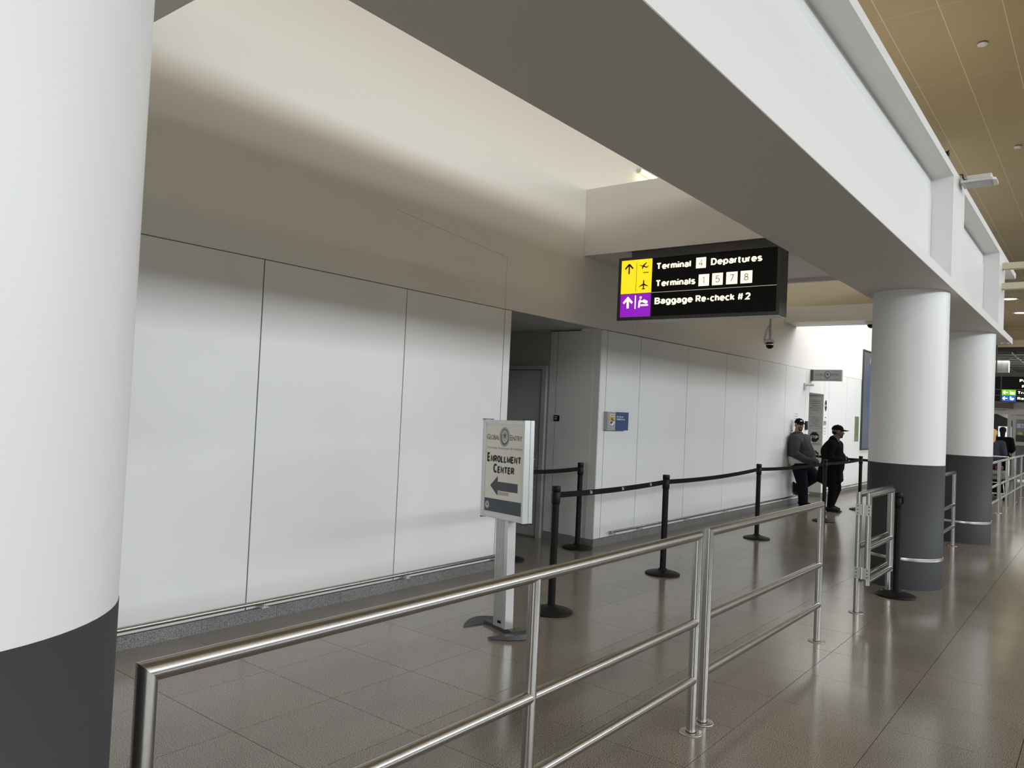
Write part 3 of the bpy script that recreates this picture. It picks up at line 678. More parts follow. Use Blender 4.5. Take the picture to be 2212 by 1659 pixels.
yf = sp('yellow_field', M_yellow, lambda q: q.prism(rect(-4.370, 2.990, -3.989, 3.367), FO, FU, FV, 0.002))
pf = sp('purple_field', M_purple, lambda q: q.prism(rect(-4.370, 2.727, -3.989, 2.986), FO, FU, FV, 0.002))
sp('rule_line', M_line, lambda q: q.prism(rect(-3.985, 2.986, -2.608, 2.991), FO, FU, FV, 0.002))
F2 = FO+Vector((0, -0.0022, 0))
def yicons(q):
    stroke(q, [(-4.273, 3.320), (-4.273, 3.212)], 0.017, F2, FU, FV, 0.001); stroke(q, [(-4.322, 3.270), (-4.273, 3.322)], 0.019, F2, FU, FV, 0.001); stroke(q, [(-4.273, 3.322), (-4.224, 3.270)], 0.019, F2, FU, FV, 0.001)
    q.prism(rect(-4.181, 3.010, -4.177, 3.340), F2, FU, FV, 0.001)
    # plane seen from above
    hp = [(-0.0, 0.056), (0.007, 0.045), (0.008, 0.012), (0.058, -0.018), (0.058, -0.024), (0.008, -0.008), (0.006, -0.036), (0.020, -0.050), (0.020, -0.055), (0.0, -0.050)]
    q.prism([(-4.085+u, 3.082+v) for u, v in hp+[(-u, v) for u, v in hp[-2:0:-1]]], F2, FU, FV, 0.001)
    # climbing plane and its runway
    q.prism([(-4.148, 3.303), (-4.140, 3.305), (-4.106, 3.296), (-4.062, 3.330), (-4.052, 3.328), (-4.084, 3.290), (-4.050, 3.280), (-4.034, 3.292), (-4.028, 3.290), (-4.046, 3.270), (-4.060, 3.268), (-4.094, 3.280), (-4.105, 3.256), (-4.112, 3.258), (-4.110, 3.286)], F2, FU, FV, 0.001)
    q.prism(rect(-4.097, 3.212, -4.028, 3.221), F2, FU, FV, 0.001)
sp('yellow_icons', M_ink, yicons, yf)
def picons(q):
    q.prism([(-4.288, 2.826), (-4.260, 2.826), (-4.260, 2.908), (-4.226, 2.874), (-4.210, 2.893), (-4.274, 2.960), (-4.338, 2.893), (-4.322, 2.874), (-4.288, 2.908)], F2, FU, FV, 0.001)
    q.prism(rect(-4.187, 2.817, -4.173, 2.966), F2, FU, FV, 0.001)
    q.prism(disc(-4.114, 2.940, 0.014), F2, FU, FV, 0.001)
    q.prism([(-4.142, 2.828), (-4.122, 2.828), (-4.118, 2.885), (-4.096, 2.906), (-4.082, 2.903), (-4.080, 2.893), (-4.098, 2.892), (-4.112, 2.918), (-4.126, 2.920), (-4.140, 2.895)], F2, FU, FV, 0.001)
    q.prism([(-4.094, 2.888), (-4.084, 2.912), (-4.070, 2.918), (-4.026, 2.898), (-4.028, 2.878), (-4.046, 2.870)], F2, FU, FV, 0.001)
    q.prism(rect(-4.113, 2.845, -4.020, 2.864), F2, FU, FV, 0.001)
sp('purple_icons', M_lit, picons, pf)
B_ = 0.035
for wd_, a_, b_, z_ in (('Terminal', -3.940, -3.530, 3.238), ('Departures', -3.306, -2.764, 3.238), ('Terminals', -3.940, -3.473, 3.049), ('Baggage', -3.942, -3.493, 2.857), ('Re-check', -3.462, -3.034, 2.857), ('#', -3.008, -2.942, 2.857), ('2', -2.926, -2.868, 2.857)):
    sp('lettering', M_lit, lambda q: grotesk(q, wd_, FO, FU, FV, a_, b_, z_, 0.072, 0.155 if '#' in wd_ else 0.25, 0.14 if '#' in wd_ else 0.06))
for (u0, v0, u1, v1), ch in (((-3.472, 3.216, -3.361, 3.329), '4'), ((-3.436, 3.025, -3.320, 3.148), '1'), ((-3.286, 3.025, -3.170, 3.150), '5'), ((-3.133, 3.025, -3.014, 3.151), '7'), ((-2.981, 3.025, -2.860, 3.152), '8')):
    nb = sp('number_tile', M_lit, lambda q: q.prism(rect(u0, v0, u1, v1), FO, FU, FV, 0.002))
    wd = 0.022 if ch == '1' else 0.046
    sp('number', M_ink, lambda q: grotesk(q, ch, F2, FU, FV, (u0+u1)/2-wd/2-0.004*(ch == '1'), (u0+u1)/2+wd/2-0.004*(ch == '1'), (v0+v1)/2-0.036, 0.072, 0.10), nb)

# ------------------------------------------------------------------ wall signs
fs = thing('wall_sign', 'blue and grey projecting wall sign for U.S. Fish and Wildlife Service on the panels', 'sign', (XW, 8.175, 1.43))
WU, WV = Vector((0, 1, 0)), Vector((0, 0, 1))     # on the wall facing +x: u = y, v = z
MB().box(0, 0.055, 0, 0.20, 0, 0.23).build('grey_block', M_greysign, fs)
bl = MB().box(0, 0.058, 0.20, 0.52, 0, 0.23).build('blue_block', M_blue, fs)
q = MB(); q.prism([(0.055, 0.20), (0.045, 0.12), (0.055, 0.075), (0.11, 0.052), (0.165, 0.075), (0.175, 0.12), (0.165, 0.20)], (0.055, 0, 0), WU, WV, 0.002); cr_ = q.build('crest', M_tan, fs)
q = MB(); q.prism(rect(0.060, 0.172, 0.160, 0.200), (0.0572, 0, 0), WU, WV, 0.001); q.build('crest_top', M_paper, cr_)
q = MB(); q.prism(rect(0.072, 0.180, 0.148, 0.190), (0.0582, 0, 0), WU, WV, 0.001); q.prism(disc(0.11, 0.140, 0.020, 0.020), (0.0572, 0, 0), WU, WV, 0.001); q.prism([(0.10, 0.118), (0.165, 0.122), (0.15, 0.135)], (0.0572, 0, 0), WU, WV, 0.001); q.build('crest_bird', M_crimson, cr_)
q = MB(); q.prism([(0.050, 0.112), (0.170, 0.112), (0.163, 0.080), (0.11, 0.058), (0.058, 0.080)], (0.0572, 0, 0), WU, WV, 0.001); q.build('crest_water', M_paper, cr_)
q = MB(); q.prism([(0.060, 0.108), (0.140, 0.112), (0.100, 0.078), (0.075, 0.082)], (0.0583, 0, 0), WU, WV, 0.001); q.build('crest_fish', M_navy, cr_)
q = MB(); lettering(q, 'U.S. Fish and', (0.058, 0, 0), WU, WV, 0.215, 0.385, 0.162, 0.020, 0.03); lettering(q, 'Wildlife Service', (0.058, 0, 0), WU, WV, 0.215, 0.425, 0.130, 0.020, 0.03); q.build('lettering', M_white, bl)

pq = thing('door_plaque', 'small black plaque with white print on the grey recess panel', 'sign', (-5.545, 8.046, 1.548))
pb = MB().box(-0.042, 0.042, -0.008, 0.002, -0.038, 0.038).build('plate', M_black, pq)
q = MB(); lettering(q, 'W1W', (0, -0.008, 0), FU, FV, -0.03, 0.02, 0.008, 0.016, 0.02); lettering(q, '102', (0, -0.008, 0), FU, FV, -0.03, 0.012, -0.018, 0.016, 0.02); q.build('lettering', M_white, pb)

gs = thing('projecting_sign', 'grey Global Entry sign sticking out of the wall above the doorway recess', 'sign', (XW, 16.40, 2.495))
MB().box(-0.0, 0.055, 0.0, 0.09, 0, 0.235).build('mount_block', mat('sign_dark_grey', (0.09, 0.09, 0.088), 0.5), gs)
gb = MB().box(0.055, 0.62, 0.005, 0.085, 0, 0.235, 0.003).build('sign_board', M_greysign, gs)
GO = Vector((0, 0.005, 0))
def gq(name, m, fn): q = MB(); fn(q); return q.build(name, m, gb)
gq('lettering', M_navy, lambda q: (lettering(q, 'GLOBAL', GO, FU, FV, 0.10, 0.272, 0.105, 0.05), lettering(q, 'ENTRY', GO, FU, FV, 0.405, 0.575, 0.105, 0.05), lettering(q, 'TRUSTED TRAVELER NETWORK', GO, FU, FV, 0.10, 0.575, 0.022, 0.016, 0, 1.3)))
gq('print_badge', M_halo, lambda q: q.prism(disc(0.338, 0.128, 0.060, 0.076), GO, FU, FV, 0.001))
gq('print_ring', mat('print_ring_blue', (0.10, 0.17, 0.25), 0.4), lambda q: (annulus(q, 0.338, 0.128, 0.064, 0.046, GO+Vector((0, -0.0013, 0)), FU, FV, 0, rov=0.08, riv=0.058, off=(0.006, 0.008)),))
gq('print_star', M_navy, lambda q: q.prism(star(0.34, 0.138, 0.034, 0.42), GO, FU, FV, 0.0018))

al = thing('wall_camera', 'tiny white bracket fixture on the panels left of the Global Entry sign', 'camera', (XW, 16.02, 2.36))
MB().box(0, 0.035, -0.05, 0.05, -0.07, 0.07, 0.006).build('wall_plate', M_plas, al)
MB().tube([(0.03, 0, 0.03), (0.14, 0.0, 0.03)], 0.022, 12).build('arm', M_plas, al)
MB().tube([(0.13, 0, 0.035), (0.19, 0.0, 0.03)], [0.030, 0.020], 12).build('lens_head', M_plas, al)

# notices on the wall and in the recess
def bars(q, O, U, V, u0, u1, v0, n, dv, t=0.0008, th=0.22, seed=1):
    r = random.Random(seed)
    for i in range(n):
        c = (u0+u1)/2; hw = (u1-u0)/2*r.uniform(0.55, 1.0); x = c-hw
        while x < c+hw-0.008:
            wl = min(r.uniform(0.015, 0.05), c+hw-x); q.prism(rect(x, v0-i*dv, x+wl, v0-i*dv+dv*th), O, U, V, t); x += wl+0.008
def notice(name, label, loc, wy, hz_, m, nlines, seed, top=0.85, plane='wall', group=None):
    t = thing(name, label, 'notice', loc, group=group)
    U = WU if plane == 'wall' else FU
    s = MB(); s.prism(rect(0, 0, wy, hz_), (0, 0, 0), U, FV, 0.003); s_ = s.build('sheet', m, t)
    if nlines:
        q = MB(); O = Vector((0.003, 0, 0)) if plane == 'wall' else Vector((0, -0.003, 0))
        bars(q, O, U, FV, wy*0.12, wy*0.88, hz_*top, nlines, hz_*0.72/nlines, seed=seed); tag(q.build('print', mat('print_dark_grey', (0.07, 0.07, 0.07), 0.6), s_), kind='stuff')
    return t, s_
notice('paper_notice', 'white paper notice on the panel above the leaning man', (XW+0.0005, 15.44, 1.50), 0.24, 0.33, M_paper, 5, 3)
notice('paper_notice', 'small white notice left of the leaning man behind his head', (XW+0.0005, 15.24, 1.36), 0.20, 0.16, M_paper, 1, 4, 0.5)
t, s_ = notice('paper_notice', 'white paper notice with black octagon on the trim beside the recess', (XW+0.0005, 17.45, 1.68), 0.21, 0.50, M_paper, 0, 5)
q = MB(); q.prism(disc(0.11, 0.33, 0.085, 0.13, 8, PI/8), (0.003, 0, 0), WU, WV, 0.0008); q.prism(rect(0.07, 0.06, 0.15, 0.08), (0.003, 0, 0), WU, WV, 0.0008); oc = q.build('print_octagon', M_ink, s_)
q = MB(); grotesk(q, 'STOP', (0.0038, 0, 0), WU, WV, 0.04, 0.18, 0.305, 0.05, 0.2); q.build('print', M_white, oc)
notice('door_placard', 'small tan placard under the octagon notice beside the recess', (XW+0.0005, 17.43, 1.58), 0.20, 0.09, mat('placard_tan', (0.36, 0.33, 0.20), 0.5), 2, 6)
notice('paper_notice', 'white notice with bold black marks under the tan placard', (XW+0.0005, 17.44, 1.28), 0.21, 0.26, M_paper, 3, 7)
notice('paper_notice', 'lower white notice with small print beside the recess', (XW+0.0005, 17.44, 0.95), 0.19, 0.28, M_paper, 5, 8)
notice('wall_plan', 'green evacuation plan in a frame on the last white panel', (XW+0.0005, 20.05, 1.20), 0.38, 0.62, M_green, 9, 9)
cr2 = thing('card_reader', 'small dark card reader on the trim beside the leaning man', 'reader', (XW, 16.2, 1.56))
MB().box(0, 0.03, -0.06, 0.06, -0.09, 0.09, 0.004).build('housing', M_black, cr2)
MB().box(0.03, 0.033, -0.04, 0.04, 0.01, 0.07).build('screen', M_navy, cr2)
JY = 17.397
t, s_ = notice('film_notice', 'topmost clear notice with thin print inside the recess', (-5.25, JY, 1.80), 0.31, 0.34, M_paperg, 5, 11, plane='x')
t, s_ = notice('film_notice', 'middle clear notice with bold print inside the recess', (-5.25, JY, 1.47), 0.31, 0.32, M_paperg, 6, 12, plane='x')
t, s_ = notice('stop_notice', 'clear notice with a dark STOP octagon inside the recess', (-5.25, JY, 1.12), 0.31, 0.33, M_paperg, 0, 13, plane='x')
q = MB(); q.prism(disc(0.15, 0.19, 0.105, 0.118, 8, PI/8), (0, -0.003, 0), FU, FV, 0.0008); oc = q.build('print_octagon', M_stop, s_)
q = MB(); grotesk(q, 'STOP', (0, -0.0038, 0), FU, FV, 0.068, 0.232, 0.160, 0.062, 0.2); q.build('print', M_white, oc)
q = MB(); grotesk(q, 'DO NOT ENTER', (0, -0.003, 0), FU, FV, 0.06, 0.25, 0.028, 0.022, 0.2); q.build('print', M_ink, s_)
sc_ = thing('socket_plate', 'white socket plate low on the far panel right of the man in black', 'socket', (XW, 18.65, 0.46))
MB().box(0, 0.006, -0.05, 0.05, -0.06, 0.06, 0.002).box(0.006, 0.008, -0.02, 0.02, 0.01, 0.035).box(0.006, 0.008, -0.02, 0.02, -0.035, -0.01).build('plate', M_plas, sc_)
# framed poster beyond the panels
wp = thing('framed_poster', 'tall dark slate poster with a blue arc in a thin frame beyond the panels', 'poster', (XW, 20.62, 0.985))
pd = MB().box(0.0, 0.02, 0.02, 2.6, 0.02, 2.52).build('poster_sheet', M_posterdark, wp)
MB().box(0, 0.04, 0, 0.03, 0, 2.54).box(0, 0.04, 0.03, 2.62, 0, 0.03).box(0, 0.04, 0.03, 2.62, 2.51, 2.54).box(0, 0.04, 2.59, 2.62, 0, 2.54).build('poster_frame', M_signfr, wp)
q = MB(); annulus(q, 1.75, 1.45, 1.30, 0.92, (0.0205, 0, 0), WU, WV, 0.001, a0=PI*0.55, a1=PI*1.4, n=30); q.build('print_arc', M_arc, pd)
q = MB(); annulus(q, 1.75, 1.45, 1.36, 1.30, (0.0205, 0, 0), WU, WV, 0.001, a0=PI*0.62, a1=PI*0.80, n=12); q.build('print_edge', M_orange, pd)

# ------------------------------------------------------------------ small fittings overhead
pc = thing('pole_camera', 'small camera on a drop pole hanging behind the terminal sign', 'camera', (-3.47, 9.8, 3.488))
MB().tube([(0, 0, 0), (0, 0, -0.80)], 0.016, 12).build('drop_pole', M_alu, pc)
MB().tube([(0, 0, -0.60), (-0.04, 0, -0.68), (-0.075, -0.0, -0.80), (-0.06, 0, -0.86), (0, 0, -0.87)], 0.014, 10).build('curved_arm', M_alu, pc)
MB().lathe([(0.055, -0.80), (0.06, -0.815), (0.06, -0.83), (0.045, -0.84)], 20).build('mount_cap', M_plas, pc)
MB().lathe([(0.046, -0.84), (0.046, -0.90), (0.02, -0.92)], 20).build('lens_housing', M_black, pc)
MB().lathe([(0.05, -0.862), (0.05, -0.874)], 20).build('trim_ring', M_alu, pc)
dm = thing('dome_camera', 'white dome camera with dark bubble under the far cross beam corner', 'camera', (-3.44, 14.9, 3.515))
MB().lathe([(0.105, 0), (0.105, -0.03), (0.09, -0.055), (0.07, -0.058)], 28).build('housing', M_plas, dm)
MB().lathe([(0.065, -0.055), (0.06, -0.085), (0.04, -0.112), (0.012, -0.122)], 24).build('bubble', M_black, dm)
ap = thing('access_point', 'white plastic tray shaped wireless antenna sticking out from the beam top', 'antenna', (-1.27, 9.08, 4.215))
q = MB()
lo = [(0.02, -0.13, -0.03), (0.30, -0.13, -0.03), (0.33, -0.10, -0.03), (0.33, 0.10, -0.03), (0.30, 0.13, -0.03), (0.02, 0.13, -0.03)]
hi = [(x, yy, z+0.022) for x, yy, z in lo]; n = 6
q.add(lo+hi, [tuple(range(n-1, -1, -1)), tuple(range(n, 2*n))]+[(i, (i+1) % n, n+(i+1) % n, n+i) for i in range(n)]); q.build('tray', M_plas, ap)
MB().box(0.06, 0.29, -0.095, 0.095, -0.008, 0.050, 0.014).build('top_cover', M_plas, ap)
MB().box(0.05, 0.285, -0.10, 0.10, -0.040, -0.030, 0.004).build('bottom_plate', mat('plastic_grey', (0.42, 0.42, 0.42), 0.4), ap)
MB().box(0.16, 0.17, -0.03, -0.02, -0.0415, -0.0398).build('status_light', M_led, ap)
MB().box(0.0, 0.05, -0.03, 0.03, -0.02, 0.05, 0.004).build('bracket', M_alu, ap)
MB().tube([(0.005, -0.06, 0.075), (0.03, -0.08, 0.065), (0.036, -0.10, 0.03), (0.05, -0.11, 0.0), (0.08, -0.11, -0.005)], 0.006, 8).build('cable', M_black, ap)
for (x, yy, lb) in ((-1.37, 11.26, 'small white disc detector on the tan ceiling, nearer one'), (-1.34, 15.76, 'small white disc detector on the tan ceiling, farther one')):
    t = thing('ceiling_detector', lb, 'detector', (x, yy, CZ), group='disc detectors on the ceiling')
    MB().lathe([(0.05, 0.0), (0.05, -0.015)], 24).build('gap_ring', M_panelgap, t); MB().lathe([(0.058, -0.015), (0.062, -0.02), (0.058, -0.035), (0.04, -0.04)], 28).build('cover', M_plas, t)
t = thing('beam_detector', 'small grey disc under the far tip of the beam', 'detector', (-1.34, 14.55, BZ0)); MB().lathe([(0.06, 0), (0.06, -0.02), (0.045, -0.03)], 20).build('cover', M_alu, t)
t = thing('beam_clip', 'tiny dark clip on the top edge of the beam', 'clip', (-1.268, 8.25, 4.27)); MB().box(-0.02, 0.012, -0.03, 0.03, 0, 0.035, 0.004).build('clip_body', M_black, t); MB().tube([(0, 0, 0.03), (0.01, 0, 0.05)], 0.006, 8).build('clip_stem', M_black, t)
for z0, lb in ((4.01, 'upper cream steel bar crossing the hall from the beam end'), (3.715, 'lower cream steel bar crossing the hall from the beam end')):
    t = thing('cream_crossbar', lb, 'bar', (-1.30, 13.2, z0), group='cream bars off the beam end')
    MB().box(0, 4.2, -0.06, 0.06, 0, 0.09).build('bar', M_cream, t); MB().box(0.005, 0.015, -0.075, 0.075, -0.01, 0.10).build('end_plate', M_cream, t)
t = thing('cove_lamp', 'glowing yellow batten lamp on the wall above the cross beam', 'lamp', (-4.88, 8.75, 4.80))
MB().box(-0.048, 0.01, 0, 1.3, 0.0, 0.05).build('batten', M_plas, t); MB().tube([(0.03, 0.03, 0.0), (0.03, 1.27, 0.0)], 0.022, 12).build('tube', M_tube, t)
# ceiling downlights far down the hall
for i, (x, yy, z) in enumerate(((-3.04, 34.25, CZ), (-3.02, 38.45, CZ), (-1.2, 34.25, CZ), (-1.2, 38.45, CZ))):
    t = thing('downlight', ('round lit downlight in the far ceiling, nearer one in view', 'round lit downlight in the far ceiling, farther one in view', 'lit downlight just outside the picture, nearer row', 'lit downlight just outside the picture, farther row')[i], 'lamp', (x, yy, z), group='far ceiling downlights')
    MB().lathe([(0.30, 0), (0.32, -0.02), (0.27, -0.03), (0.24, -0.012)], 28, cap0=False, cap1=False).build('trim_ring', M_plas, t); MB().lathe([(0.21, -0.014), (0.21, -0.018)], 28).build('lens', M_lamp, t)

# ------------------------------------------------------------------ far end of the hall
q = MB().box(-5.2, 26, 45, 45.3, 6.15, CZ).box(-5.2, 26, 44.7, 45, 5.75, 6.1).box(9.2, 26, 45, 45.3, CZ, 11)
tag(q.build('wall_end_bulkhead', M_cream), 'stepped cream bulkheads closing the far end of the hall ceiling', 'wall', kind='structure')
tag(MB().box(-5.2, 26, 44.9, 45.25, 5.62, 5.75).build('trim_2', M_dark), 'dark strip under the far cream bulkheads', 'trim', kind='structure')
vc = MB().box(-5.2, 26, 45.3, 62, 5.60, 5.70).build('ceiling_vestibule', M_dark); tag(vc, 'dark open ceiling with a pale grid beyond the bulkheads', 'ceiling', kind='structure')
gr = MB()
for i in range(12): gr.box(-5+i*1.1, -4.94+i*1.1, 45.4, 61.9, 5.48, 5.54)
for j in range(11): gr.box(-5.2, 8.9, 46+j*1.4, 46.07+j*1.4, 5.44, 5.48)
gr.build('grid_bars', M_plas, vc)
we = MB().box(-5.2, 26, 62, 62.3, 2.6, 5.7).box(-5.5, -5.2, 45, 62, 0, 5.7)
for k_ in range(11): we.box(-5.2+k_*2.8, -5.0+k_*2.8, 62, 62.2, 0, 2.6)
tag(we.build('wall_end', M_conc), 'pale concrete end wall with tall openings to the daylight', 'wall', kind='structure')
sc2 = thing('concrete_column', 'silver grey square column of cladding sheets above the far sign', 'column', (-4.53, 48, 0), kind='structure')
for k_ in range(5):
    for u in (-0.315, 0.0): MB().box(u+0.003, u+0.312, -0.31, 0.31, k_*1.11+0.003, k_*1.11+1.107).build('cladding_sheet', M_conc, sc2)
MB().box(-0.30, 0.30, -0.30, 0.30, 0, 5.59).build('core', M_dark, sc2)
# far hanging sign
hs = thing('overhead_sign', 'far black hanging sign with green and blue fields above the glass doors', 'sign', (-3.1, 30, 2.6))
def hbox(x0, x1, y0, y1, z0, z1): return MB().box(x0+3.1, x1+3.1, y0, y1, z0-2.6, z1-2.6)
hbox(-3.6, 0.2, 0.0, 0.2, 2.6, 3.42).build('sign_face', M_signblk, hs)
fr = hbox(-3.65, 0.25, -0.01, 0.21, 3.42, 3.55); fr.box(-2.86+3.1, -2.83+3.1, -0.012, 0.0, 0, 0.82); fr.box(-0.55, 3.35, -0.01, 0.21, -0.03, -0.001); fr.build('sign_frame', M_signfr, hs)
HO = Vector((3.1, 0, -2.6))
hq = MB(); hq.prism(rect(-3.6, 2.985, 0.2, 2.995), HO, FU, FV, 0.004); hq.prism(rect(-3.6, 2.795, 0.2, 2.802), HO, FU, FV, 0.004); hq.build('rule_line', M_frame, hs)
gf = MB(); gf.prism(rect(-2.82, 2.805, -2.43, 2.985), HO, FU, FV, 0.005); gf = gf.build('green_field', M_greensign, hs)
bf = MB(); bf.prism(rect(-2.82, 2.605, -2.43, 2.795), HO, FU, FV, 0.005); bf = bf.build('blue_field', M_bluesign, hs)
H2 = HO+Vector((0, -0.006, 0))
def arrowl(q, cu, cv): stroke(q, [(cu-0.055, cv), (cu+0.065, cv)], 0.026, H2, FU, FV, 0.002); stroke(q, [(cu-0.01, cv+0.055), (cu-0.065, cv)], 0.028, H2, FU, FV, 0.002); stroke(q, [(cu-0.065, cv), (cu-0.01, cv-0.055)], 0.028, H2, FU, FV, 0.002)
q = MB(); arrowl(q, -2.715, 2.895); q.prism([(-2.59, 2.83), (-2.59, 2.95), (-2.575, 2.95), (-2.565, 2.88), (-2.545, 2.92), (-2.525, 2.92), (-2.515, 2.88), (-2.50, 2.93), (-2.48, 2.88), (-2.46, 2.93), (-2.46, 2.83)], H2, FU, FV, 0.002); q.build('icons', M_lit, gf)
q = MB(); arrowl(q, -2.725, 2.70); q.prism([(-2.59, 2.76), (-2.555, 2.76), (-2.545, 2.715), (-2.48, 2.715), (-2.475, 2.69), (-2.50, 2.645), (-2.57, 2.645), (-2.595, 2.68)], H2, FU, FV, 0.002); q.build('icons', M_lit, bf)
for wd_, a_, b_, z_ in (('Parking', -2.335, -1.80, 3.245), ('Pick-up', -2.265, -1.75, 3.055), ('Transit', -2.385, -1.9, 2.85), ('Restrooms', -2.385, -1.62, 2.66)):
    q = MB(); grotesk(q, wd_, HO, FU, FV, a_, b_, z_, 0.09, 0.24, 0.08, eps=0.004); q.build('lettering', M_lit, hs)
for x in (-3.0, -0.3): MB().tube([(x+3.1, 0.1, 0.95), (x+3.1, 0.1, CZ-2.6)], 0.02, 8).build('hanger', M_signfr, hs)
# storefront with doors
sf = thing('glass_doors', 'grey framed glass door front under the far hanging sign', 'door', (-2.6, 30.3, 0))
q = MB().box(-3.0, 4.0, 0, 0.12, 2.18, 2.36).box(-0.07, 0.03, 0, 0.12, 0, 2.18).box(-1.55, -1.45, 0, 0.12, 0, 2.18).box(-2.6, -2.5, 0, 0.12, 0, 2.18)
q.build('door_frame', M_frame, sf)
MB().box(-0.50, 0.12, -0.25, 0.02, 2.37, 2.56, 0.01).build('door_operator', mat('operator_brown', (0.05, 0.032, 0.025), 0.4), sf)
lf = MB().box(0.07, 0.17, 0.02, 0.08, 0.04, 2.14).box(0.17, 1.2, 0.02, 0.08, 2.02, 2.14).box(0.17, 1.2, 0.02, 0.08, 1.16, 1.28).box(0.17, 1.2, 0.02, 0.08, 0.04, 0.2).box(1.1, 1.2, 0.02, 0.08, 0.04, 2.14).build('door_leaf', M_frame, sf)
MB().box(0.17, 1.1, 0.04, 0.055, 1.28, 2.02).build('glass_pane', M_glass, lf)
MB().box(0.17, 1.1, 0.04, 0.055, 0.2, 1.16).build('glass_pane', M_glass, lf)
q = MB(); q.prism(rect(0.19, 1.74, 1.0, 1.88), (0, 0.04, 0), FU, FV, 0.003); bandp = q.build('sticker_band', M_halo, lf)
q = MB(); grotesk(q, 'EXIT ONLY', (0, 0.036, 0), FU, FV, 0.30, 0.85, 1.77, 0.075, 0.2); q.build('print', M_navy, bandp)
q = MB(); q.prism(disc(0.50, 1.56, 0.10, 0.10, 20), (0, 0.04, 0), FU, FV, 0.003); q.build('sticker_round', M_halo, lf)
q = MB(); q.prism([(0.20, 1.52), (0.24, 1.60), (0.34, 1.60), (0.38, 1.52)], (0, 0.04, 0), FU, FV, 0.003); q.build('sticker_yellow', mat('sticker_olive', (0.35, 0.30, 0.04), 0.5), lf)
q = MB(); q.box(0.17, 1.1, 0.035, 0.04, 1.29, 1.5); q.build('sticker_dark', M_dark, lf)
MB().tube([(-1.4, -0.06, 1.18), (-0.1, -0.06, 1.18)], 0.03, 10).box(-1.42, -1.38, -0.06, 0, 1.15, 1.2).box(-0.12, -0.08, -0.06, 0, 1.15, 1.2).build('push_bar', M_frame, sf)
# dark kiosk beyond the open door
kk = thing('dark_booth', 'dark slant roofed booth with a bright window beyond the far glass doors', 'booth', (-3.1, 34, 0))
q = MB(); q.prism([(-0.6, 0), (0.42, 0), (0.42, 1.92), (-0.6, 2.42)], (0, 0, 0), FU, FV, -0.5); q.build('booth_body', M_dark, kk)
q = MB(); q.prism(rect(-0.18, 0.9, 0.24, 1.78), (0, -0.002, 0), FU, FV, 0.02); q.build('booth_window', mat('bright_pane', (0.7, 0.76, 0.78), 0.3, emit=(0.75, 0.88, 0.92), estr=0.7), kk)

# ------------------------------------------------------------------ people
def capsule(bm, p0, r0, p1, r1, n=14, k=5, flat=1.0, ref=None):
    p0, p1 = Vector(p0), Vector(p1); d = p1-p0; L = d.length; d.normalize() if L > 1e-6 else None
    if L <= 1e-6: d = Vector((0, 0, 1))
    up = Vector(ref) if ref else (Vector((0, 0, 1)) if abs(d.z) < 0.9 else Vector((1, 0, 0)))
    a = d.cross(up).normalized(); c = a.cross(d)
    rings = []
    for i in range(k+1):
        t = PI/2*i/k; rings.append((p0-d*r0*math.cos(t), r0*math.sin(t)))
    for i in range(k+1):
        t = PI/2*i/k; rings.append((p1+d*r1*math.sin(t), r1*math.cos(t)))
    vs = []
    for q, r in rings:
        r = max(r, 1e-4)
        vs.append([bm.verts.new(q+a*r*math.cos(2*PI*j/n)+c*r*flat*math.sin(2*PI*j/n)) for j in range(n)])
    for i in range(len(vs)-1):
        for j in range(n):
            bm.faces.new((vs[i][j], vs[i][(j+1) % n], vs[i+1][(j+1) % n], vs[i+1][j]))
    bm.faces.new(vs[0][::-1]); bm.faces.new(vs[-1])
def ball(bm, c, rx, ry, rz, rot=None):
    M = Matrix.Translation(c) @ (rot.to_4x4() if rot else Matrix.Identity(4)) @ Matrix.Diagonal((rx, ry, rz, 1))
    bmesh.ops.create_uvsphere(bm, u_segments=20, v_segments=14, radius=1, matrix=M)
def blob(name, m, parent, fn, voxel=0.012, smooth=4, cut=None):
    bm = bmesh.new(); fn(bm); bmesh.ops.recalc_face_normals(bm, faces=bm.faces)
    me = bpy.data.meshes.new(name); bm.to_mesh(me); bm.free()
    o = bpy.data.objects.new(name, me); COL.objects.link(o)
    r = o.modifiers.new('r', 'REMESH'); r.mode = 'VOXEL'; r.voxel_size = voxel
    s = o.modifiers.new('s', 'SMOOTH'); s.iterations = smooth; s.factor = 0.5
    me2 = evalmesh(o, name); bpy.data.objects.remove(o); bpy.data.meshes.remove(me)
    me2.polygons.foreach_set('use_smooth', [True]*len(me2.polygons)); me2.materials.clear(); me2.materials.append(m)
    return link(name, me2, parent)
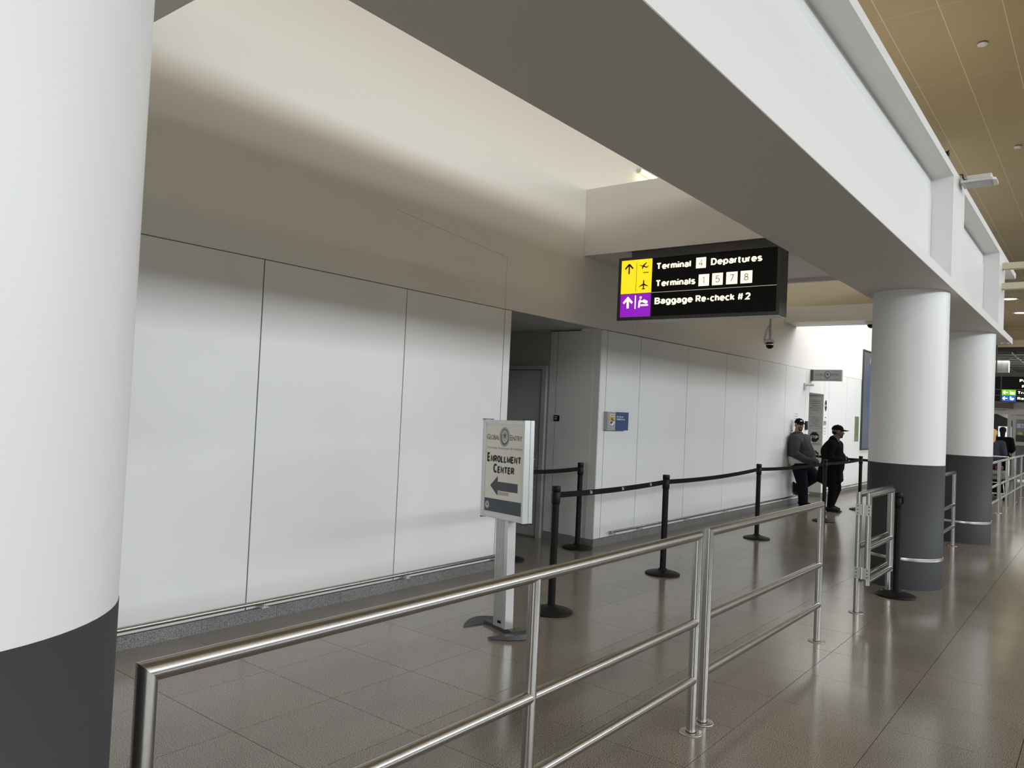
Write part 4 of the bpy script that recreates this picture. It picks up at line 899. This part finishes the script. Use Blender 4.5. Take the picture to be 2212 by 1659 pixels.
def hand(bm, wrist, dirv, palm_n, size=1.0, curl=0.5, thumb=1):
    """palm, four unequal fingers bent by curl, and a thumb leaving the side of the palm"""
    W = Vector(wrist); D = Vector(dirv).normalized(); N = Vector(palm_n).normalized(); N = (N-D*N.dot(D)).normalized(); S_ = D.cross(N)*thumb
    pl = 0.095*size
    for u in (-0.028, -0.009, 0.010, 0.028): capsule(bm, W+D*0.012*size, 0.016*size, W+D*pl+S_*u*size, 0.0125*size, 10, 3)
    for u, ln in ((-0.030, 0.062), (-0.010, 0.078), (0.010, 0.084), (0.029, 0.074)):
        p = W+D*pl+S_*u*size; d = D
        for i, fr_ in enumerate((0.45, 0.32, 0.23)):
            ang = curl*(0.7 if i == 0 else 1.0); d = (d*math.cos(ang)+N*math.sin(ang)).normalized(); q = p+d*ln*fr_*size
            capsule(bm, p, 0.0095*size*(1-0.08*i), q, 0.0088*size*(1-0.08*i), 8, 3); N2 = N; p = q
    p = W+D*0.025*size+S_*0.026*size; q = p+(D*0.6+S_*0.75+N*0.3).normalized()*0.042*size
    capsule(bm, p, 0.014*size, q, 0.011*size, 8, 3); capsule(bm, q, 0.011*size, q+(D*0.9+S_*0.15+N*0.4).normalized()*0.034*size, 0.009*size, 8, 3)
def head_shape(bm, c, R):
    """skull, jaw, nose, ears; R is a rotation whose +x is the gaze"""
    def L(x, y, z): return Vector(c)+R @ Vector((x, y, z))
    ball(bm, L(-0.008, 0, 0.030), 0.096, 0.077, 0.092, R); ball(bm, L(0.022, 0, -0.030), 0.068, 0.061, 0.078, R)
    ball(bm, L(0.050, 0, -0.085), 0.032, 0.034, 0.026, R)
    capsule(bm, L(0.086, 0, 0.010), 0.010, L(0.104, 0, -0.022), 0.015, 10, 3)
    for s in (-1, 1):
        ball(bm, L(-0.004, s*0.077, -0.005), 0.020, 0.011, 0.031, R); ball(bm, L(0.062, s*0.038, -0.020), 0.026, 0.022, 0.020, R)
        capsule(bm, L(0.083, s*0.014, 0.030), 0.011, L(0.072, s*0.048, 0.030), 0.010, 8, 3)
    capsule(bm, L(0.086, -0.020, -0.052), 0.008, L(0.086, 0.020, -0.052), 0.008, 8, 3)
    return L
def face(parent, c, R, goatee=True):
    def L(x, y, z): return Vector(c)+R @ Vector((x, y, z))
    for s in (-1, 1):
        e = MB(); bm = bmesh.new(); ball(bm, L(0.080, s*0.032, 0.006), 0.010, 0.013, 0.008, R); e.bm(bm, True); eo = e.build('eye', M_eye, parent)
        e = MB(); bm = bmesh.new(); ball(bm, L(0.0885, s*0.032, 0.006), 0.003, 0.006, 0.006, R); e.bm(bm, True); e.build('iris', M_ink, eo)
        e = MB(); bm = bmesh.new(); capsule(bm, L(0.092, s*0.016, 0.026), 0.005, L(0.082, s*0.048, 0.028), 0.004, 8, 3); e.bm(bm, True); e.build('eyebrow', M_hair, parent)
    if goatee:
        bm = bmesh.new(); capsule(bm, L(0.093, -0.024, -0.042), 0.005, L(0.093, 0.024, -0.042), 0.005, 8, 3); capsule(bm, L(0.084, -0.031, -0.048), 0.006, L(0.074, -0.030, -0.085), 0.008, 8, 3)
        capsule(bm, L(0.084, 0.031, -0.048), 0.006, L(0.074, 0.030, -0.085), 0.008, 8, 3); capsule(bm, L(0.072, -0.018, -0.094), 0.014, L(0.072, 0.018, -0.094), 0.014, 8, 3)
        MB().bm(bm, True).build('goatee', M_hair, parent)
    bm = bmesh.new(); capsule(bm, L(0.094, -0.016, -0.055), 0.0045, L(0.094, 0.016, -0.055), 0.0045, 8, 3); MB().bm(bm, True).build('lips', mat('lips', (0.25, 0.09, 0.07), 0.5), parent)
def cap(parent, c, R, m, logo=False):
    def L(x, y, z): return Vector(c)+R @ Vector((x, y, z))
    rings = []
    for i in range(9):
        t = i/8*PI/2; rings.append([L(-0.006+0.106*math.cos(t)**0.8*math.cos(2*PI*j/28), 0.087*math.cos(t)**0.8*math.sin(2*PI*j/28), 0.042+0.092*math.sin(t)) for j in range(28)])
    o = MB().ring(rings, cap0=True, cap1=True).build('cap', m, parent)
    q = MB(); top = []; bot = []
    for j in range(15):
        a = -PI/2+PI*j/14; ca, sa = math.cos(a), math.sin(a)
        top.append((L(0.062+0.02*ca, 0.080*sa, 0.052), L(0.075+0.115*ca, 0.078*sa, 0.036-0.014*abs(sa)**2)))
    vs = [];
    for a_, b_ in top: vs += [a_, b_, a_-R @ Vector((0, 0, 0.006)), b_-R @ Vector((0, 0, 0.006))]
    fs = []
    for j in range(14):
        o4, n4 = 4*j, 4*j+4; fs += [(o4, o4+1, n4+1, n4), (o4+2, n4+2, n4+3, o4+3), (o4+1, o4+3, n4+3, n4+1), (o4, n4, n4+2, o4+2)]
    q.add(vs, fs, True); q.build('brim', m, o)
    bm = bmesh.new(); ball(bm, L(-0.006, 0, 0.135), 0.010, 0.010, 0.006, R); MB().bm(bm, True).build('button', m, o)
    if logo:
        bm = bmesh.new(); ball(bm, L(0.088, -0.004, 0.088), 0.012, 0.026, 0.014, R); MB().bm(bm, True).build('patch', M_white, o)
    return o
def shoe(parent, heel, toe, lift=0.0):
    H, T = Vector(heel), Vector(toe); d = (T-H).normalized(); s = Vector((0, 0, 1)).cross(d).normalized(); n = d.cross(s)
    def f(bm):
        capsule(bm, H+n*0.045, 0.044, H+d*0.10+n*0.05, 0.048, 12, 4); capsule(bm, H+d*0.10+n*0.046, 0.046, T-d*0.04+n*0.034, 0.034, 12, 4); capsule(bm, H+d*0.03+n*0.06, 0.042, H+d*0.04+n*0.10, 0.042, 12, 4)
    o = blob('shoe', M_shoe, parent, f, 0.010, 3)
    L = (T-H).length; q = MB(); out = []
    for i in range(24):
        a = 2*PI*i/24; out.append((L/2-0.0+ (L/2+0.02)*math.cos(a), 0.046*math.sin(a)*(1.0-0.12*math.cos(a))))
    q.prism(out, H+n*(-0.006), d, s, 0.018); q.build('sole', M_ink, o)
def Rz(yaw, pitch=0, roll=0): return Matrix.Rotation(yaw, 3, 'Z') @ Matrix.Rotation(-pitch, 3, 'Y') @ Matrix.Rotation(roll, 3, 'X')

# man leaning on the wall, facing away from it, one foot up against the panel
m1 = thing('person', 'man in grey hoodie and black cap leaning on the wall with one foot up', 'person', (-4.68, 15.35, 0))
def W1(x, y, z): return Vector((x+4.68+0.06, y-15.35-0.17, z))
hc = W1(-4.85, 15.50, 1.565); hR = Rz(-0.85, -0.04)
shR, shL = W1(-4.85, 15.27, 1.29), W1(-4.80, 15.74, 1.30); elR, elL = W1(-4.83, 15.19, 1.02), W1(-4.78, 15.82, 1.04)
haR, haL = W1(-4.62, 15.27, 0.90), W1(-4.60, 15.74, 1.05)
hpR, hpL = W1(-4.80, 15.40, 0.80), W1(-4.78, 15.62, 0.80)
knR, anR = W1(-4.745, 15.48, 0.43), W1(-4.735, 15.53, 0.09); knL, anL = W1(-4.55, 15.68, 0.58), W1(-4.87, 15.70, 0.33)
def body1(bm):
    head_shape(bm, hc, hR); capsule(bm, W1(-4.87, 15.5, 1.37), 0.075, hc+Vector((-0.01, 0, -0.06)), 0.062)
    capsule(bm, W1(-4.82, 15.5, 1.22), 0.15, W1(-4.78, 15.51, 0.88), 0.17)
    for a, b_, c_, h_, th in ((shR, elR, haR, Vector((0.75, 0.35, -0.35)), 1), (shL, elL, haL, Vector((0.8, -0.5, -0.25)), -1)):
        capsule(bm, a, 0.065, b_, 0.052); capsule(bm, b_, 0.050, c_, 0.030); hand(bm, c_, h_, Vector((-0.2, th*0.9, -0.4)), 1.0, 0.55, th)
    capsule(bm, hpR, 0.10, knR, 0.065); capsule(bm, knR, 0.062, anR, 0.042); capsule(bm, hpL, 0.10, knL, 0.065); capsule(bm, knL, 0.062, anL, 0.042)
b1 = blob('body', M_skin, m1, body1, 0.0075, 2)
face(m1, hc, hR); cap(m1, hc, hR, M_cloth, True)
def hood(bm):
    capsule(bm, shR+Vector((0.02, 0.03, -0.01)), 0.105, shL+Vector((0.02, -0.03, -0.01)), 0.105, flat=1.0); capsule(bm, W1(-4.80, 15.5, 1.20), 0.185, W1(-4.735, 15.5, 1.0), 0.215)
    ball(bm, W1(-4.72, 15.5, 0.98), 0.20, 0.235, 0.17); ball(bm, W1(-4.735, 15.52, 0.925), 0.175, 0.205, 0.10); capsule(bm, W1(-4.905, 15.30, 1.22), 0.085, W1(-4.90, 15.30, 0.98), 0.085)
    capsule(bm, W1(-4.86, 15.5, 1.36), 0.105, W1(-4.84, 15.5, 1.30), 0.14); capsule(bm, W1(-4.93, 15.42, 1.36), 0.055, W1(-4.93, 15.58, 1.36), 0.055)
    capsule(bm, W1(-4.90, 15.40, 1.40), 0.04, W1(-4.79, 15.40, 1.34), 0.035); capsule(bm, W1(-4.90, 15.60, 1.40), 0.04, W1(-4.79, 15.60, 1.34), 0.035)
    capsule(bm, shR, 0.105, elR, 0.082); capsule(bm, elR, 0.082, haR+Vector((-0.02, 0, 0.0)), 0.062); capsule(bm, haR, 0.062, haR+Vector((0.115, 0.08, -0.055)), 0.072); ball(bm, haR+Vector((0.10, 0.12, -0.03)), 0.10, 0.15, 0.085); capsule(bm, shL, 0.100, elL, 0.078); capsule(bm, elL, 0.076, haL-Vector((0.03, -0.01, 0)), 0.048)
ho = blob('hoodie', M_hoodie, m1, hood, 0.011, 4)
for yy in (15.47, 15.53): MB().tube([W1(-4.735, yy, 1.36), W1(-4.655, yy-0.01, 1.26), W1(-4.575, yy, 1.14)], 0.005, 8).build('drawstring', M_cloth, ho)
MB().tube([W1(-4.62, 15.5, 1.33), W1(-4.60, 15.5, 1.22), W1(-4.545, 15.5, 1.10)], 0.003, 6).build('zip', M_alu, ho)
def tee(bm):
    ball(bm, W1(-4.815, 15.47, 0.88), 0.190, 0.235, 0.11); capsule(bm, W1(-4.90, 15.30, 0.95), 0.08, W1(-4.89, 15.32, 0.85), 0.08)
blob('shirt', M_tee, m1, tee, 0.010, 3)
def jeans(bm):
    ball(bm, W1(-4.785, 15.5, 0.77), 0.180, 0.210, 0.13); capsule(bm, hpR+Vector((0, 0, -0.02)), 0.145, knR, 0.108); capsule(bm, knR, 0.106, anR+Vector((0.0, 0, 0.0)), 0.090)
    capsule(bm, hpL, 0.13, knL, 0.10); capsule(bm, knL, 0.098, anL, 0.082)
blob('jeans', M_jean, m1, jeans, 0.011, 4)
shoe(m1, W1(-4.80, 15.55, 0.006), W1(-4.565, 15.50, 0.006)); shoe(m1, W1(-4.955, 15.72, 0.20), W1(-4.975, 15.68, 0.42))

# man in the long black coat, back half turned, looking down the hall
m2 = thing('person', 'man in long black coat and black cap standing with his back to the belts', 'person', (-4.02, 14.95, 0))
def W2_(x, y, z): return Vector((x+4.02, y-14.95, z))
h2 = W2_(-3.955, 14.92, 1.475); R2 = Rz(0.30, 0.0)
s2R, s2L = W2_(-4.03, 14.72, 1.23), W2_(-4.00, 15.12, 1.23); e2R, e2L = W2_(-4.04, 14.66, 0.98), W2_(-3.99, 15.17, 0.98); a2R, a2L = W2_(-3.86, 14.78, 0.96), W2_(-3.84, 15.04, 0.98)
k2R, k2L = W2_(-3.99, 14.84, 0.42), W2_(-3.97, 15.03, 0.42); n2R, n2L = W2_(-4.03, 14.86, 0.09), W2_(-4.06, 15.04, 0.09)
def body2(bm):
    head_shape(bm, h2, R2); capsule(bm, W2_(-4.0, 14.92, 1.28), 0.075, h2+Vector((-0.015, 0, -0.06)), 0.062); capsule(bm, W2_(-4.02, 14.92, 1.15), 0.15, W2_(-4.04, 14.94, 0.85), 0.16)
    for a, b_, c_, th in ((s2R, e2R, a2R, 1), (s2L, e2L, a2L, -1)):
        capsule(bm, a, 0.062, b_, 0.05); capsule(bm, b_, 0.048, c_, 0.03); hand(bm, c_, Vector((0.35, th*0.8, 0.15)), Vector((-0.8, 0.2*th, -0.1)), 0.95, 0.5, th)
    for hx, kk_, nn_ in ((W2_(-4.03, 14.86, 0.80), k2R, n2R), (W2_(-4.02, 15.02, 0.80), k2L, n2L)): capsule(bm, hx, 0.095, kk_, 0.062); capsule(bm, kk_, 0.058, nn_, 0.04)
blob('body', mat('skin_backlit', (0.10, 0.06, 0.042), 0.5), m2, body2, 0.0085, 2)  # backlit shade put into the skin colour as a darker tone
face(m2, h2, R2, True); cap(m2, h2, R2, M_cloth)
def hair2(bm): ball(bm, h2+Vector((-0.03, 0, 0.0)), 0.075, 0.080, 0.06); 
blob('hair', M_hair, m2, hair2, 0.01, 2)
def coat(bm):
    capsule(bm, s2R+Vector((0, 0.03, 0)), 0.10, s2L+Vector((0, -0.03, 0)), 0.10); capsule(bm, W2_(-4.04, 14.92, 1.14), 0.185, W2_(-4.03, 14.94, 0.85), 0.205)
    ball(bm, W2_(-4.11, 14.93, 1.10), 0.14, 0.19, 0.17); ball(bm, W2_(-3.96, 14.92, 0.98), 0.165, 0.20, 0.16)
    capsule(bm, W2_(-4.02, 14.92, 1.32), 0.095, W2_(-4.03, 14.92, 1.26), 0.125); capsule(bm, W2_(-4.06, 14.93, 0.80), 0.205, W2_(-4.07, 14.95, 0.66), 0.225)
    ball(bm, W2_(-4.065, 14.95, 0.60), 0.225, 0.235, 0.10); capsule(bm, W2_(-4.20, 14.87, 0.80), 0.07, W2_(-4.23, 14.87, 0.58), 0.065); capsule(bm, W2_(-3.92, 14.85, 0.80), 0.07, W2_(-3.90, 14.86, 0.57), 0.055)
    capsule(bm, s2R, 0.098, e2R, 0.080); capsule(bm, e2R, 0.080, a2R, 0.060); capsule(bm, s2L, 0.098, e2L, 0.080); capsule(bm, e2L, 0.080, a2L, 0.060)
co = blob('coat', M_cloth, m2, coat, 0.012, 4)
def trou(bm):
    capsule(bm, W2_(-4.02, 14.86, 0.75), 0.10, k2R, 0.082); capsule(bm, k2R, 0.080, n2R+Vector((0, 0, 0.03)), 0.062); capsule(bm, W2_(-4.02, 15.02, 0.75), 0.10, k2L, 0.08); capsule(bm, k2L, 0.078, n2L+Vector((0, 0, 0.03)), 0.06)
blob('trousers', M_cloth, m2, trou, 0.011, 3)
shoe(m2, W2_(-4.08, 14.86, 0.006), W2_(-3.86, 14.84, 0.006)); shoe(m2, W2_(-4.11, 15.05, 0.006), W2_(-3.90, 15.08, 0.006))

# far figures past the last column
def far_person(label, loc, yaw, h, coat_m, hair_m, leg_m):
    t = thing('person', label, 'person', loc, yaw); s = h/1.7
    def V_(x, y, z): return Vector((x, y, z))*s
    c = V_(0, 0, 1.58); R = Rz(0)
    def bd(bm):
        head_shape(bm, c, R); capsule(bm, V_(-0.01, 0, 1.40), 0.06, c+Vector((0, 0, -0.06)), 0.055); capsule(bm, V_(0, 0, 1.25), 0.12, V_(0, 0, 0.95), 0.12)
        for sd in (-1, 1):
            capsule(bm, V_(0, sd*0.19, 1.34), 0.05, V_(-0.03, sd*0.24, 1.08), 0.04); capsule(bm, V_(-0.03, sd*0.24, 1.08), 0.04, V_(0.20, sd*0.20, 1.0), 0.028); hand(bm, V_(0.20, sd*0.20, 1.0), Vector((1, -sd*0.2, -0.1)), Vector((0, 0, -1)), 0.95, 0.6, sd)
            capsule(bm, V_(0, sd*0.09, 0.85), 0.085, V_(0.02, sd*0.09, 0.46), 0.055); capsule(bm, V_(0.02, sd*0.09, 0.46), 0.05, V_(-0.02, sd*0.09, 0.08), 0.035)
    blob('body', M_skin, t, bd, 0.012, 2); face(t, c, R, False)
    def jk(bm):
        capsule(bm, V_(0, -0.15, 1.34), 0.085, V_(0, 0.15, 1.34), 0.085); capsule(bm, V_(0, 0, 1.25), 0.165, V_(0, 0, 0.88), 0.18)
        for sd in (-1, 1): capsule(bm, V_(0, sd*0.19, 1.34), 0.085, V_(-0.03, sd*0.25, 1.08), 0.072); capsule(bm, V_(-0.03, sd*0.25, 1.08), 0.07, V_(0.17, sd*0.20, 1.0), 0.05)
    blob('jacket', coat_m, t, jk, 0.016, 3)
    def lg(bm):
        for sd in (-1, 1): capsule(bm, V_(0, sd*0.09, 0.86), 0.11, V_(0.02, sd*0.09, 0.46), 0.08); capsule(bm, V_(0.02, sd*0.09, 0.46), 0.075, V_(-0.02, sd*0.09, 0.09), 0.06)
    blob('trousers', leg_m, t, lg, 0.016, 3)
    def hr(bm):
        ball(bm, c+Vector((-0.022, 0, 0.038)), 0.098, 0.090, 0.090); capsule(bm, c+Vector((-0.06, 0, 0.02)), 0.075, c+Vector((-0.085, 0, -0.17)), 0.055)
    blob('hair', hair_m, t, hr, 0.012, 2)
    for sd in (-1, 1): shoe(t, V_(-0.06, sd*0.09, 0.005), V_(0.16, sd*0.10, 0.005))
far_person('blond woman in dark navy jacket pushing a luggage cart past the last column', (-2.27, 22.5, 0), PI/2, 1.66, M_navycloth, M_blond, M_jean)
far_person('person all in black standing by the far glass doors', (-2.42, 26.3, 0), PI/2, 1.74, M_cloth, M_hair, M_cloth)
lc = thing('luggage_cart', 'steel luggage cart loaded with dark bags beside the blond woman', 'cart', (-2.12, 21.6, 0))
q = MB()
for sx in (-0.22, 0.22): q.tube([(sx, -0.35, 0.16), (sx, 0.35, 0.16), (sx, 0.5, 1.0)], 0.016, 10)
q.tube([(-0.22, 0.5, 1.0), (0.22, 0.5, 1.0)], 0.018, 10).tube([(-0.22, -0.35, 0.16), (0.22, -0.35, 0.16)], 0.016, 10).tube([(-0.22, 0.1, 0.16), (0.22, 0.1, 0.16)], 0.014, 10).tube([(-0.22, 0.40, 0.5), (0.22, 0.40, 0.5)], 0.014, 10).tube([(-0.22, -0.35, 0.16), (-0.20, -0.42, 0.42), (0.20, -0.42, 0.42), (0.22, -0.35, 0.16)], 0.012, 10)
q.build('cart_frame', M_alu, lc)
for sx, sy in ((-0.22, -0.3), (0.22, -0.3), (-0.22, 0.3), (0.22, 0.3)): MB().tube([(sx-0.02, sy, 0.075), (sx+0.02, sy, 0.075)], 0.075, 16).build('wheel', M_black, lc)
for nm, lb, mm, bx in (('suitcase', 'black suitcase lying at the bottom of the luggage cart', M_cloth, (-0.22, 0.22, -0.36, 0.30, 0.178, 0.45)), ('travel_bag', 'grey bag on top of the suitcase on the luggage cart', mat('bag_grey', (0.16, 0.15, 0.14), 0.7), (-0.20, 0.20, -0.30, 0.24, 0.472, 0.68)), ('handbag', 'small dark red bag on top of the loaded luggage cart', M_red, (0.02, 0.17, -0.26, -0.04, 0.702, 0.80))):
    t = thing(nm, lb, 'bag', (-2.12, 21.6, bx[4]))
    MB().box(bx[0], bx[1], bx[2], bx[3], 0, bx[5]-bx[4], 0.03).build('shell', mm, t)
    MB().tube([(bx[0]*0.4, bx[2], 0.10), (bx[0]*0.3, bx[2]-0.03, 0.12), (bx[1]*0.3, bx[2]-0.03, 0.12), (bx[1]*0.4, bx[2], 0.10)], 0.010, 8).build('handle', M_black, t)
    MB().box(bx[0]-0.001, bx[1]+0.001, bx[2]-0.001, bx[3]+0.001, (bx[5]-bx[4])*0.55, (bx[5]-bx[4])*0.57).build('zip', M_black, t)
